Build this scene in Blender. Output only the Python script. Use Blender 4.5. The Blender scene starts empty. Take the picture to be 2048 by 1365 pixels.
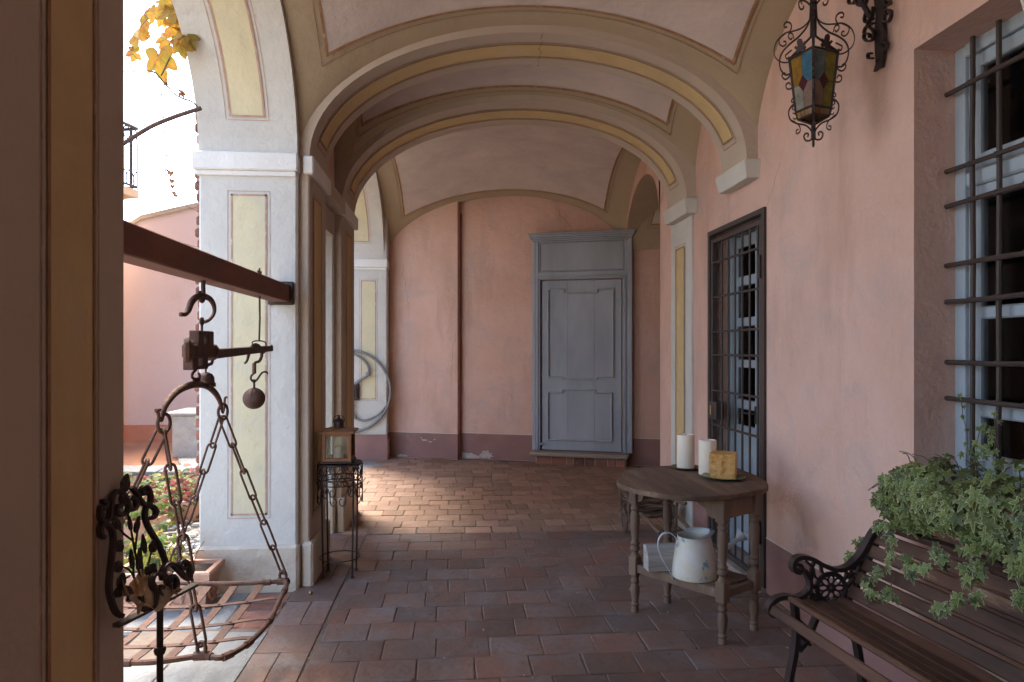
import bpy, math, random
from math import sin, cos, pi, sqrt, atan2, radians as R
from mathutils import Vector, Matrix
random.seed(7)
sc = bpy.context.scene
col = sc.collection
# ------------------------------------------------------------------ camera, world, sun
F = 1365.0; H = 1.45; PSI = math.atan(119 / F)
cam_d = bpy.data.cameras.new('camera'); cam = bpy.data.objects.new('camera', cam_d); col.objects.link(cam)
cam.location = (0, 0, H); cam.rotation_euler = (R(90), 0, -PSI)
cam_d.lens = 24; cam_d.sensor_width = 36; cam_d.shift_y = 17.5 / 2048; cam_d.clip_end = 2000; cam_d.clip_start = .02
sc.camera = cam
SUN_EL, SUN_AZ = 60, -25          # azimuth from +Y towards +X (negative: to the left)
w = bpy.data.worlds.new('World'); sc.world = w; w.use_nodes = True
nt = w.node_tree; nt.nodes.clear()
sky = nt.nodes.new('ShaderNodeTexSky'); sky.sky_type = 'NISHITA'; sky.sun_disc = False
sky.sun_elevation = R(SUN_EL); sky.sun_rotation = R(SUN_AZ); sky.air_density = 1.0; sky.dust_density = 2.5; sky.ozone_density = 1.0
bg = nt.nodes.new('ShaderNodeBackground'); bg.inputs[1].default_value = 0.15
wo = nt.nodes.new('ShaderNodeOutputWorld')
nt.links.new(sky.outputs[0], bg.inputs[0]); nt.links.new(bg.outputs[0], wo.inputs[0])
sl = bpy.data.lights.new('sun', 'SUN'); sun = bpy.data.objects.new('sun', sl); col.objects.link(sun)
sl.energy = 2.1; sl.angle = R(25); sl.color = (1, .90, .76)
sd = Vector((sin(R(SUN_AZ)) * cos(R(SUN_EL)), cos(R(SUN_AZ)) * cos(R(SUN_EL)), sin(R(SUN_EL))))
sun.rotation_euler = sd.to_track_quat('Z', 'Y').to_euler(); sun.location = sd * 30
sc.view_settings.view_transform = 'Standard'; sc.view_settings.look = 'None'
sc.view_settings.exposure = 2.95; sc.view_settings.gamma = 1
sc.render.engine = 'CYCLES'
sc.cycles.use_denoising = True
sc.cycles.max_bounces = 14; sc.cycles.diffuse_bounces = 7; sc.cycles.glossy_bounces = 4; sc.cycles.transparent_max_bounces = 12
sc.cycles.sample_clamp_indirect = 6
sc.cycles.caustics_reflective = False; sc.cycles.caustics_refractive = False

# ------------------------------------------------------------------ photograph-to-world helpers
RV = Vector((cos(PSI), -sin(PSI), 0)); FV = Vector((sin(PSI), cos(PSI), 0)); C0 = Vector((0, 0, H))
def ray(px, py): return FV + RV * ((px - 1024) / F) + Vector((0, 0, (700 - py) / F))
def onp(px, py, p, n):
    d = ray(px, py); n = Vector(n); t = (Vector(p) - C0).dot(n) / d.dot(n); return C0 + d * t
def onx(px, py, X): return onp(px, py, (X, 0, 0), (1, 0, 0))
def ony(px, py, Y): return onp(px, py, (0, Y, 0), (0, 1, 0))
def onz(px, py, Z): return onp(px, py, (0, 0, Z), (0, 0, 1))
def atd(px, py, d): return C0 + ray(px, py) * d

# ------------------------------------------------------------------ mesh builder
def crom(pts, n=6, closed=False):
    pts = [Vector(p) for p in pts]; out = []; N = len(pts)
    rng = range(N if closed else N - 1)
    for i in rng:
        if closed: p0, p1, p2, p3 = pts[(i-1) % N], pts[i], pts[(i+1) % N], pts[(i+2) % N]
        else: p0, p1, p2, p3 = pts[max(i-1, 0)], pts[i], pts[i+1], pts[min(i+2, N-1)]
        for k in range(n):
            t = k / n
            out.append(.5 * ((2*p1) + (p2-p0)*t + (2*p0-5*p1+4*p2-p3)*t*t + (3*p1-p0-3*p2+p3)*t**3))
    if not closed: out.append(pts[-1])
    return out
class MB:
    def __init__(s, tr=None): s.v = []; s.f = []; s.m = []; s.tr = tr; s.cur = 0; s.tint = []; s.t = 0.5
    def V(s, p):
        p = Vector(p)
        if s.tr is not None: p = s.tr @ p
        s.v.append(p); return len(s.v) - 1
    def Fc(s, idx, m=None): s.f.append(tuple(idx)); s.m.append(s.cur if m is None else m); s.tint.append(s.t)
    def poly(s, pts, m=None): s.Fc([s.V(p) for p in pts], m)
    def box(s, a, b, bev=0, m=None):
        x0, x1 = sorted((a[0], b[0])); y0, y1 = sorted((a[1], b[1])); z0, z1 = sorted((a[2], b[2]))
        if bev <= 0:
            i = [s.V((x, y, z)) for z in (z0, z1) for y in (y0, y1) for x in (x0, x1)]
            for q in ((0,2,3,1),(4,5,7,6),(0,1,5,4),(2,6,7,3),(0,4,6,2),(1,3,7,5)): s.Fc([i[k] for k in q], m)
            return
        b_ = min(bev, (x1-x0)*.45, (y1-y0)*.45, (z1-z0)*.45)
        X, Y, Z = (x0, x1), (y0, y1), (z0, z1); vid = {}
        for cx in (0, 1):
            for cy in (0, 1):
                for cz in (0, 1):
                    sx, sy, sz = (1 - 2*cx)*b_, (1 - 2*cy)*b_, (1 - 2*cz)*b_
                    vid[cx,cy,cz,0] = s.V((X[cx], Y[cy]+sy, Z[cz]+sz))
                    vid[cx,cy,cz,1] = s.V((X[cx]+sx, Y[cy], Z[cz]+sz))
                    vid[cx,cy,cz,2] = s.V((X[cx]+sx, Y[cy]+sy, Z[cz]))
        for c in (0, 1):
            q = [vid[c,0,0,0], vid[c,1,0,0], vid[c,1,1,0], vid[c,0,1,0]]; s.Fc(q if c else q[::-1], m)
            q = [vid[0,c,0,1], vid[1,c,0,1], vid[1,c,1,1], vid[0,c,1,1]]; s.Fc(q[::-1] if c else q, m)
            q = [vid[0,0,c,2], vid[1,0,c,2], vid[1,1,c,2], vid[0,1,c,2]]; s.Fc(q if c else q[::-1], m)
        for p in (0, 1):
            for q_ in (0, 1):
                s.Fc([vid[p,q_,0,0], vid[p,q_,1,0], vid[p,q_,1,1], vid[p,q_,0,1]], m)
                s.Fc([vid[p,0,q_,0], vid[p,1,q_,0], vid[p,1,q_,2], vid[p,0,q_,2]], m)
                s.Fc([vid[0,p,q_,1], vid[1,p,q_,1], vid[1,p,q_,2], vid[0,p,q_,2]], m)
        for k in [(a_, b2, c_) for a_ in (0,1) for b2 in (0,1) for c_ in (0,1)]: s.Fc([vid[k+(0,)], vid[k+(1,)], vid[k+(2,)]], m)
    def loft(s, rings, closed=True, caps=True, m=None):
        ids = [[s.V(p) for p in r] for r in rings]; n = len(ids[0])
        for a, b in zip(ids, ids[1:]):
            for k in range(n if closed else n - 1):
                k2 = (k + 1) % n; s.Fc((a[k], a[k2], b[k2], b[k]), m)
        if caps and closed: s.Fc(ids[0][::-1], m); s.Fc(ids[-1], m)
    def tube(s, pts, r, seg=8, m=None, closed=False):
        pts = [Vector(p) for p in pts]; n = len(pts)
        if n < 2: return
        rr = r if isinstance(r, (list, tuple)) else [r]*n
        T = []
        for i in range(n):
            a = pts[(i-1) % n] if (closed or i > 0) else pts[i]; b = pts[(i+1) % n] if (closed or i < n-1) else pts[i]
            t = b - a; T.append(t.normalized() if t.length > 1e-9 else Vector((0,0,1)))
        ref = Vector((0,0,1)) if abs(T[0].z) < .9 else Vector((1,0,0))
        u = T[0].cross(ref).normalized(); rings = []
        for i in range(n):
            u = (u - T[i]*u.dot(T[i])); u = u.normalized() if u.length > 1e-6 else T[i].orthogonal().normalized()
            v = T[i].cross(u)
            rings.append([pts[i] + (u*cos(2*pi*k/seg) + v*sin(2*pi*k/seg))*rr[i] for k in range(seg)])
        if closed: rings.append(rings[0])
        s.loft(rings, True, not closed, m)
    def strap(s, pts, N, w, t, m=None, ridged=False, taper=0):
        # flat bar: width w along constant normal N, thickness t in the curve's own plane
        pts = [Vector(p) for p in pts]; N = Vector(N).normalized(); n = len(pts); rings = []
        for i in range(n):
            T = (pts[min(i+1, n-1)] - pts[max(i-1, 0)])
            T = T - N*T.dot(N)
            T = T.normalized() if T.length > 1e-9 else N.orthogonal()
            B = N.cross(T).normalized(); k = 1 - taper*i/(n-1)
            if ridged:
                pr = [(-.5,-.35),(-.5,.35),(-.3,.5),(-.14,.25),(0,.5),(.14,.25),(.3,.5),(.5,.35),(.5,-.35),(.3,-.5),(.14,-.25),(0,-.5),(-.14,-.25),(-.3,-.5)]
            else: pr = [(-.5,-.5),(-.5,.5),(.5,.5),(.5,-.5)]
            rings.append([pts[i] + N*(a*w*k) + B*(b*t) for a, b in pr])
        s.loft(rings, True, True, m)
    def lathe(s, prof, c=(0,0,0), seg=24, m=None, ax=None):
        c = Vector(c); A = Vector((0,0,1)) if ax is None else Vector(ax).normalized()
        U = A.orthogonal().normalized() if ax is not None else Vector((1,0,0)); W = A.cross(U)
        rings = [[c + A*z + (U*cos(2*pi*k/seg) + W*sin(2*pi*k/seg))*max(r, 1e-4) for k in range(seg)] for r, z in prof]
        s.loft(rings, True, True, m)
    def ball(s, c, r, seg=12, m=None, sc_=(1,1,1), rot=None):
        c = Vector(c); rings = []
        for i in range(1, seg//2 + 0):
            th = pi*i/(seg//2)
            ring = []
            for k in range(seg):
                p = Vector((sin(th)*cos(2*pi*k/seg)*sc_[0], sin(th)*sin(2*pi*k/seg)*sc_[1], -cos(th)*sc_[2]))*r
                if rot is not None: p = rot @ p
                ring.append(c + p)
            rings.append(ring)
        s.loft(rings, True, True, m)
    def prism(s, outline, d, m=None):
        a = [s.V(p) for p in outline]; b = [s.V(Vector(p) + Vector(d)) for p in outline]; n = len(a)
        s.Fc(a[::-1], m); s.Fc(b, m)
        for k in range(n): s.Fc((a[k], a[(k+1) % n], b[(k+1) % n], b[k]), m)
    def build(s, name, mats, parent=None, smooth=False, fix=True, recalc=True):
        me = bpy.data.meshes.new(name); off = Vector((0,0,0)); p = parent
        while p is not None: off += p.location; p = p.parent
        me.from_pydata([tuple(v - off) for v in s.v], [], s.f)
        if not isinstance(mats, (list, tuple)): mats = [mats]
        for mm in mats: me.materials.append(mm)
        for pl, mi in zip(me.polygons, s.m): pl.material_index = mi
        at = me.attributes.new('tint', 'FLOAT', 'FACE')
        for i, t in enumerate(s.tint): at.data[i].value = t
        if recalc:
            import bmesh
            b = bmesh.new(); b.from_mesh(me); bmesh.ops.recalc_face_normals(b, faces=b.faces); b.to_mesh(me); b.free()
        if smooth:
            for pl in me.polygons: pl.use_smooth = True
            try: me.set_sharp_from_angle(angle=R(38))
            except Exception: pass
        me.update()
        o = bpy.data.objects.new(name, me); col.objects.link(o); o.parent = parent
        return o
def tag(o, label=None, cat=None, group=None, kind=None):
    if label: o['label'] = label
    if cat: o['category'] = cat
    if group: o['group'] = group
    if kind: o['kind'] = kind
    return o
def empty(name, loc, label, cat, group=None):
    o = bpy.data.objects.new(name, None); col.objects.link(o); o.location = loc; o.empty_display_size = .1
    return tag(o, label, cat, group)
def copy_tree(o, parent=None):
    c = o.copy(); col.objects.link(c); c.parent = parent
    for ch in list(o.children): copy_tree(ch, c)
    return c

# ------------------------------------------------------------------ materials
def mat(name, base, rough=.8, metal=0, c2=None, nscale=6, nmix=.5, bump=.0, bscale=60, spec=.3, tintamt=0, stretch=None, c3=None, c3scale=2, c3lo=.55, c3hi=.75, fine=None, gen=False, distort=.3, bdist=.01, transl=0, streak=None):
    m = bpy.data.materials.new(name); m.use_nodes = True; t = m.node_tree; n = t.nodes; L = t.links
    bs = n['Principled BSDF']; bs.inputs['Roughness'].default_value = rough; bs.inputs['Metallic'].default_value = metal
    bs.inputs['Specular IOR Level'].default_value = spec
    tc = n.new('ShaderNodeTexCoord'); src = tc.outputs['Object']
    if stretch:
        mp = n.new('ShaderNodeMapping'); mp.inputs['Scale'].default_value = stretch; L.new(src, mp.inputs[0]); src = mp.outputs[0]
    def noise(scale, det=6, dis=distort, ro=.6):
        q = n.new('ShaderNodeTexNoise'); q.inputs['Scale'].default_value = scale; q.inputs['Detail'].default_value = det
        q.inputs['Roughness'].default_value = ro; q.inputs['Distortion'].default_value = dis; L.new(src, q.inputs['Vector']); return q.outputs[0]
    def mix(a, b, f, mode='MIX'):
        q = n.new('ShaderNodeMix'); q.data_type = 'RGBA'; q.blend_type = mode
        for sock, val in ((q.inputs[6], a), (q.inputs[7], b), (q.inputs[0], f)):
            if hasattr(val, 'links') or isinstance(val, bpy.types.NodeSocket): L.new(val, sock)
            else: sock.default_value = val if not isinstance(val, tuple) else (*val[:3], 1)
        return q.outputs[2]
    def ramp(v, lo, hi, a=0., b=1.):
        q = n.new('ShaderNodeMapRange'); q.inputs[1].default_value = lo; q.inputs[2].default_value = hi
        q.inputs[3].default_value = a; q.inputs[4].default_value = b; L.new(v, q.inputs[0]); return q.outputs[0]
    c = (*base, 1)
    colr = mix(base, c2 if c2 else tuple(x*.8 for x in base), ramp(noise(nscale), .35, .68, 0, nmix))
    if c3: colr = mix(colr, c3, ramp(noise(c3scale, 8, .6, .7), c3lo, c3hi))
    if streak:
        mp2 = n.new('ShaderNodeMapping'); mp2.inputs['Scale'].default_value = (1.6, 1.6, .35); L.new(tc.outputs['Object'], mp2.inputs[0])
        q = n.new('ShaderNodeTexNoise'); q.inputs['Scale'].default_value = 2.2; q.inputs['Detail'].default_value = 9; q.inputs['Roughness'].default_value = .62; L.new(mp2.outputs[0], q.inputs['Vector'])
        colr = mix(colr, streak, ramp(q.outputs[0], .52, .74, 0, .75))
    if fine: colr = mix(colr, fine, ramp(noise(bscale*.8, 3), .62, .72, 0, .7))
    if tintamt:
        at = n.new('ShaderNodeAttribute'); at.attribute_name = 'tint'
        f = ramp(at.outputs['Fac'], 0, 1, 1 - tintamt, 1 + tintamt)
        vm = n.new('ShaderNodeVectorMath'); vm.operation = 'SCALE'; L.new(colr, vm.inputs[0]); L.new(f, vm.inputs[3]); colr = vm.outputs[0]
    L.new(colr, bs.inputs['Base Color'])
    if bump:
        b1 = noise(bscale, 8, .2, .65); bn = n.new('ShaderNodeBump'); bn.inputs['Strength'].default_value = bump; bn.inputs['Distance'].default_value = bdist
        L.new(b1, bn.inputs['Height'])
        b2 = noise(bscale*.16, 3, .2); bn2 = n.new('ShaderNodeBump'); bn2.inputs['Strength'].default_value = bump*.8; bn2.inputs['Distance'].default_value = bdist*4
        L.new(b2, bn2.inputs['Height']); L.new(bn.outputs[0], bn2.inputs['Normal']); L.new(bn2.outputs[0], bs.inputs['Normal'])
    if transl:
        tr = n.new('ShaderNodeBsdfTranslucent'); L.new(colr, tr.inputs[0]); mx = n.new('ShaderNodeMixShader'); mx.inputs[0].default_value = transl
        L.new(bs.outputs[0], mx.inputs[1]); L.new(tr.outputs[0], mx.inputs[2]); L.new(mx.outputs[0], n['Material Output'].inputs[0])
    return m
M = {}
PL = dict(bump=.5, bscale=42, bdist=.007)
M['pink'] = mat('pink_plaster', (.67,.455,.385), .9, c2=(.59,.375,.295), nscale=1.3, nmix=1, c3=(.50,.38,.34), c3scale=2.1, c3lo=.50, c3hi=.72, streak=(.47,.30,.235), **dict(PL, bump=.75))
M['pinkdark'] = mat('dusky_plaster', (.31,.17,.15), .9, c2=(.24,.135,.12), nscale=3, nmix=.8, c3=(.42,.30,.27), c3scale=3.2, c3lo=.6, c3hi=.85, **PL)
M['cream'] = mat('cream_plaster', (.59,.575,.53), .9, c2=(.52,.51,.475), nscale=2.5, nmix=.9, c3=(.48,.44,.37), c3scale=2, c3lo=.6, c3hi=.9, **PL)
M['plinth'] = mat('worn_plaster', (.58,.52,.43), .95, c2=(.45,.38,.30), nscale=4, nmix=.9, c3=(.36,.28,.21), c3scale=5, c3lo=.58, c3hi=.85, bump=.6, bscale=40, bdist=.01)
M['white'] = mat('white_limewash', (.74,.73,.70), .85, c2=(.66,.65,.62), nscale=6, **PL)
M['shaded_cream'] = mat('shaded_cream_plaster', (.48,.40,.32), .9, c2=(.46,.38,.31), nscale=2.5, nmix=1, c3=(.38,.31,.26), c3scale=2.5, c3lo=.6, c3hi=.9, **PL)  # cream with shade put into the colour: pilasters, transverse arches, short wall
M['khaki'] = mat('khaki_vault', (.40,.325,.22), .9, c2=(.38,.30,.21), nscale=2, nmix=1, c3=(.33,.27,.20), c3scale=3, c3lo=.55, c3hi=.85, **PL)
M['mauve'] = mat('mauve_vault', (.60,.51,.465), .9, c2=(.48,.41,.385), nscale=2.2, nmix=1, c3=(.42,.35,.345), c3scale=1.6, c3lo=.55, c3hi=.85, **PL)
M['ochre'] = mat('ochre_paint', (.60,.45,.23), .9, c2=(.52,.38,.20), nscale=4, nmix=1, c3=(.50,.41,.28), c3scale=5, c3lo=.52, c3hi=.75, **PL)
M['paleyellow'] = mat('pale_yellow_paint', (.63,.57,.38), .9, c2=(.57,.52,.36), nscale=4, nmix=1, c3=(.55,.53,.44), c3scale=4, c3lo=.52, c3hi=.78, **PL)
M['line'] = mat('rust_line', (.27,.13,.06), .9, c2=(.36,.22,.12), nscale=14, nmix=1, c3=(.45,.37,.27), c3scale=9, c3lo=.56, c3hi=.7)
M['lineP'] = mat('rose_line', (.42,.25,.19), .9, c2=(.48,.34,.27), nscale=14, nmix=1, c3=(.58,.53,.46), c3scale=9, c3lo=.54, c3hi=.68)
M['lineW'] = mat('pale_line', (.62,.56,.48), .9)
M['pinkpale'] = mat('pale_rose_plaster', (.56,.49,.50), .9, c2=(.56,.46,.46), nscale=.8, nmix=1, c3=(.52,.40,.38), c3scale=1.1, bump=.3, bscale=20)
M['crack'] = mat('crack_dust', (.20,.13,.10), .95)
M['flake'] = mat('bare_lime_plaster', (.52,.47,.43), .95, c2=(.38,.32,.28), nscale=30, nmix=1, bump=.6, bscale=60)
M['redwall'] = mat('brick_red_dado', (.46,.22,.15), .9, c2=(.40,.20,.14), nscale=3, **PL)
M['plinthW'] = mat('flaking_whitewash', (.58,.57,.53), .95, c2=(.42,.41,.38), nscale=7, nmix=1, c3=(.34,.30,.25), c3scale=6, c3lo=.6, c3hi=.75, bump=.8, bscale=30, bdist=.01)
M['brick'] = mat('brick', (.27,.12,.085), .95, c2=(.20,.10,.075), nscale=12, c3=(.30,.25,.21), c3scale=14, tintamt=.35, bump=.6, bscale=60)
M['mortar'] = mat('mortar', (.40,.35,.28), .95, bump=.7, bscale=50)
M['tile'] = mat('terracotta_tile', (.135,.10,.085), .5, c2=(.20,.10,.068), nscale=2.6, nmix=.9, c3=(.175,.15,.14), c3scale=3.5, c3lo=.48, c3hi=.66, fine=(.09,.06,.05), tintamt=.20, bump=.55, bscale=26, spec=.35, bdist=.008)
M['brickfloor'] = mat('worn_paving_brick', (.30,.195,.14), .75, c2=(.24,.15,.105), nscale=9, nmix=1, c3=(.34,.24,.18), c3scale=6, c3lo=.5, c3hi=.75, fine=(.14,.08,.06), tintamt=.22, bump=.5, bscale=30, bdist=.008)
M['grout'] = mat('grout', (.17,.135,.11), .95, c2=(.10,.08,.065), nscale=14, bump=.6, bscale=40)
M['stone'] = mat('pale_stone', (.22,.225,.225), .9, c2=(.19,.195,.195), nscale=9, c3=(.24,.23,.21), c3scale=7, c3lo=.58, c3hi=.72, bump=1, bscale=28, bdist=.012)
M['granite'] = mat('step_granite', (.34,.29,.25), .85, c2=(.24,.20,.17), nscale=60, bump=.5, bscale=80)
M['dirt'] = mat('courtyard_earth', (.38,.33,.28), .95, c2=(.28,.24,.20), nscale=4, c3=(.13,.16,.06), c3scale=3, bump=.8, bscale=20)
M['pebble'] = mat('river_pebble', (.22,.23,.24), .7, c2=(.27,.24,.21), nscale=3, tintamt=.5, bump=.2)
M['terrace'] = mat('terracotta_terrace', (.26,.12,.07), .85, c2=(.28,.14,.085), nscale=5, c3=(.55,.38,.28), c3scale=4, c3lo=.6, c3hi=.8, stretch=(.6,2,1), bump=.4, bscale=30)
M['terra'] = mat('terracotta_pot', (.46,.24,.16), .85, c2=(.55,.38,.29), nscale=7, nmix=.8, bump=.4, bscale=50)
M['iron'] = mat('dark_iron', (.05,.04,.04), .5, .5, c2=(.075,.045,.035), nscale=20, bump=.4, bscale=120, bdist=.002)
M['rust'] = mat('rusty_iron', (.072,.045,.040), .7, .3, c2=(.14,.07,.045), nscale=25, nmix=.9, c3=(.10,.075,.07), c3scale=9, bump=.6, bscale=110, bdist=.003)
M['beam'] = mat('rusty_beam', (.22,.10,.07), .75, .1, c2=(.10,.05,.04), nscale=9, stretch=(1,.3,1), bump=.4, bscale=60, bdist=.003)
M['grille'] = mat('brown_grille_paint', (.06,.045,.04), .55, .2, c2=(.085,.06,.05), nscale=14, bump=.3, bscale=80, bdist=.002)
M['wheel'] = mat('galvanised_wheel', (.22,.22,.23), .6, .4, c2=(.14,.14,.15), nscale=14, bump=.3, bscale=60, bdist=.003)
M['wood'] = mat('weathered_wood', (.185,.115,.075), .8, c2=(.075,.048,.033), nscale=8, nmix=1, stretch=(1,.12,1), c3=(.27,.20,.145), c3scale=12, c3lo=.56, c3hi=.72, bump=.8, bscale=50, bdist=.005, tintamt=.2)
M['woodV'] = mat('turned_wood', (.19,.125,.085), .75, c2=(.13,.085,.06), nscale=9, nmix=1, stretch=(1,1,.2), c3=(.26,.20,.15), c3scale=14, c3lo=.55, c3hi=.75, bump=.5, bscale=60, bdist=.003, tintamt=.2)
M['bench'] = mat('stained_bench_slat', (.125,.062,.038), .5, c2=(.035,.021,.016), nscale=11, nmix=1, stretch=(1,.07,1), c3=(.27,.17,.11), c3scale=13, c3lo=.57, c3hi=.72, bump=.5, bscale=46, bdist=.003, tintamt=.25)
M['lampwood'] = mat('lantern_wood', (.30,.14,.065), .6, c2=(.10,.05,.03), nscale=9, stretch=(1,1,.3), bump=.3)
M['greywood'] = mat('grey_painted_wood', (.30,.27,.24), .85, c2=(.42,.40,.37), nscale=8, nmix=1, stretch=(.2,1,3), c3=(.16,.12,.09), c3scale=10, c3lo=.58, c3hi=.7, bump=.6, bscale=40)
M['ledge'] = mat('dark_aged_ledge', (.11,.09,.075), .8, c2=(.07,.055,.045), nscale=12, stretch=(1,.2,1), bump=.4)
M['twig'] = mat('twig_bark', (.13,.085,.06), .9, c2=(.24,.17,.12), nscale=16, bump=.6, bscale=60)
M['door'] = mat('grey_blue_door_paint', (.38,.43,.51), .6, c2=(.29,.33,.39), nscale=3, stretch=(1,1,.3), nmix=1, c3=(.43,.43,.43), c3scale=3, c3lo=.6, c3hi=.85, bump=.25, bscale=50, bdist=.003)
M['doorhighlight'] = mat('grey_blue_highlight_paint', (.42,.45,.48), .55, c2=(.34,.37,.41), nscale=9, nmix=1, bump=.2, bscale=50, bdist=.002)  # door paint lightened to put highlights on the mouldings
M['frame'] = mat('pale_blue_frame_paint', (.36,.42,.47), .5, c2=(.30,.35,.40), nscale=6, bump=.2, bscale=50, bdist=.002)
M['wax'] = mat('white_wax', (.70,.63,.52), .45, c2=(.66,.60,.52), nscale=8, bump=.05); M['wax'].node_tree.nodes['Principled BSDF'].inputs['Subsurface Weight'].default_value = .2
M['yellowwax'] = mat('mottled_yellow_wax', (.56,.29,.08), .55, c2=(.64,.41,.17), nscale=45, nmix=1, c3=(.36,.17,.03), c3scale=30, c3lo=.5, c3hi=.62, bump=.9, bscale=60, bdist=.006)
M['greenplate'] = mat('green_glazed_plate', (.10,.14,.07), .35, c2=(.16,.19,.10), nscale=12, spec=.5)
M['brownplate'] = mat('brown_saucer', (.16,.09,.05), .6, c2=(.10,.06,.04), nscale=20)
M['enamel'] = mat('chipped_enamel', (.60,.60,.57), .45, c2=(.50,.45,.30), nscale=5, nmix=1, c3=(.13,.28,.35), c3scale=9.5, c3lo=.60, c3hi=.615, bump=.15, bscale=30, spec=.5)
M['enamelin'] = mat('blue_grey_enamel', (.50,.53,.58), .4, c2=(.40,.40,.38), nscale=10, spec=.5)
M['leafI'] = mat('ivy_leaf', (.085,.125,.03), .5, c2=(.14,.18,.045), nscale=18, nmix=1, tintamt=.6, transl=.2, spec=.45)
M['rimI'] = mat('ivy_leaf_margin', (.44,.46,.24), .55, c2=(.22,.29,.10), nscale=18, tintamt=.25, transl=.2)
M['stemI'] = mat('ivy_stem', (.11,.09,.05), .8)
M['vine'] = mat('autumn_vine_leaf', (.42,.20,.03), .6, c2=(.28,.24,.03), nscale=14, nmix=1, c3=(.28,.10,.03), c3scale=22, c3lo=.50, c3hi=.66, transl=.5, tintamt=.25)
M['vinebrown'] = mat('dry_vine_leaf', (.22,.09,.04), .7, c2=(.14,.07,.04), nscale=20, transl=.3)
M['amber'] = mat('dry_amber_leaf', (.36,.17,.05), .6, c2=(.20,.09,.03), nscale=22, nmix=1, c3=(.40,.33,.25), c3scale=8, c3lo=.42, c3hi=.6, transl=.3)
M['greenleaf'] = mat('garden_leaf', (.08,.14,.03), .6, c2=(.15,.18,.04), nscale=6, nmix=1, tintamt=.5, transl=.3)
M['redleaf'] = mat('crimson_leaf', (.28,.05,.05), .6, c2=(.20,.07,.04), nscale=6, tintamt=.5, transl=.3)
M['lime'] = mat('lime_geranium_leaf', (.26,.30,.04), .6, c2=(.38,.25,.04), nscale=9, nmix=1, tintamt=.3, transl=.4)
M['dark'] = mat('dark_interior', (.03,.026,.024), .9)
M['shutter'] = mat('dark_brown_shutter', (.22,.14,.10), .55, c2=(.15,.09,.065), nscale=8, stretch=(1,1,.2))
M['house'] = mat('warm_house_plaster', (.62,.45,.30), .9, **PL)
M['roof'] = mat('roof_tile', (.36,.19,.13), .9, c2=(.28,.15,.11), nscale=10, bump=.5)
M['soil'] = mat('potting_soil', (.04,.03,.022), .95, bump=.8, bscale=70)
M['lead'] = mat('lead_came', (.03,.028,.027), .5, .5)
M['brass'] = mat('worn_brass', (.36,.26,.12), .4, .8)
def glass(name, c, rough=.05, alpha=.15):
    m = bpy.data.materials.new(name); m.use_nodes = True; n = m.node_tree.nodes; L = m.node_tree.links; n.clear()
    o = n.new('ShaderNodeOutputMaterial'); g = n.new('ShaderNodeBsdfGlossy'); g.inputs['Roughness'].default_value = rough
    t = n.new('ShaderNodeBsdfTransparent'); t.inputs[0].default_value = (*c, 1); fr = n.new('ShaderNodeFresnel'); fr.inputs[0].default_value = 1.5
    mx = n.new('ShaderNodeMixShader'); L.new(fr.outputs[0], mx.inputs[0]); L.new(t.outputs[0], mx.inputs[1]); L.new(g.outputs[0], mx.inputs[2]); L.new(mx.outputs[0], o.inputs[0]); return m
M['glass'] = glass('window_glass', (.85,.88,.88))
M['lampglass'] = glass('lantern_glass', (.88,.90,.88), .1)
def stained(name, c):
    m = mat(name, c, .25, c2=tuple(x*.6 for x in c), nscale=30, nmix=1, bump=.3, bscale=40, spec=.6, transl=.55, bdist=.002); return m
for k, c in dict(gO=(.55,.30,.04), gB=(.10,.30,.46), gG=(.20,.32,.34), gR=(.14,.02,.04), gW=(.50,.46,.38), gY=(.42,.36,.06), gP=(.45,.30,.24)).items(): M[k] = stained('stained_'+k.lower(), c)

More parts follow.
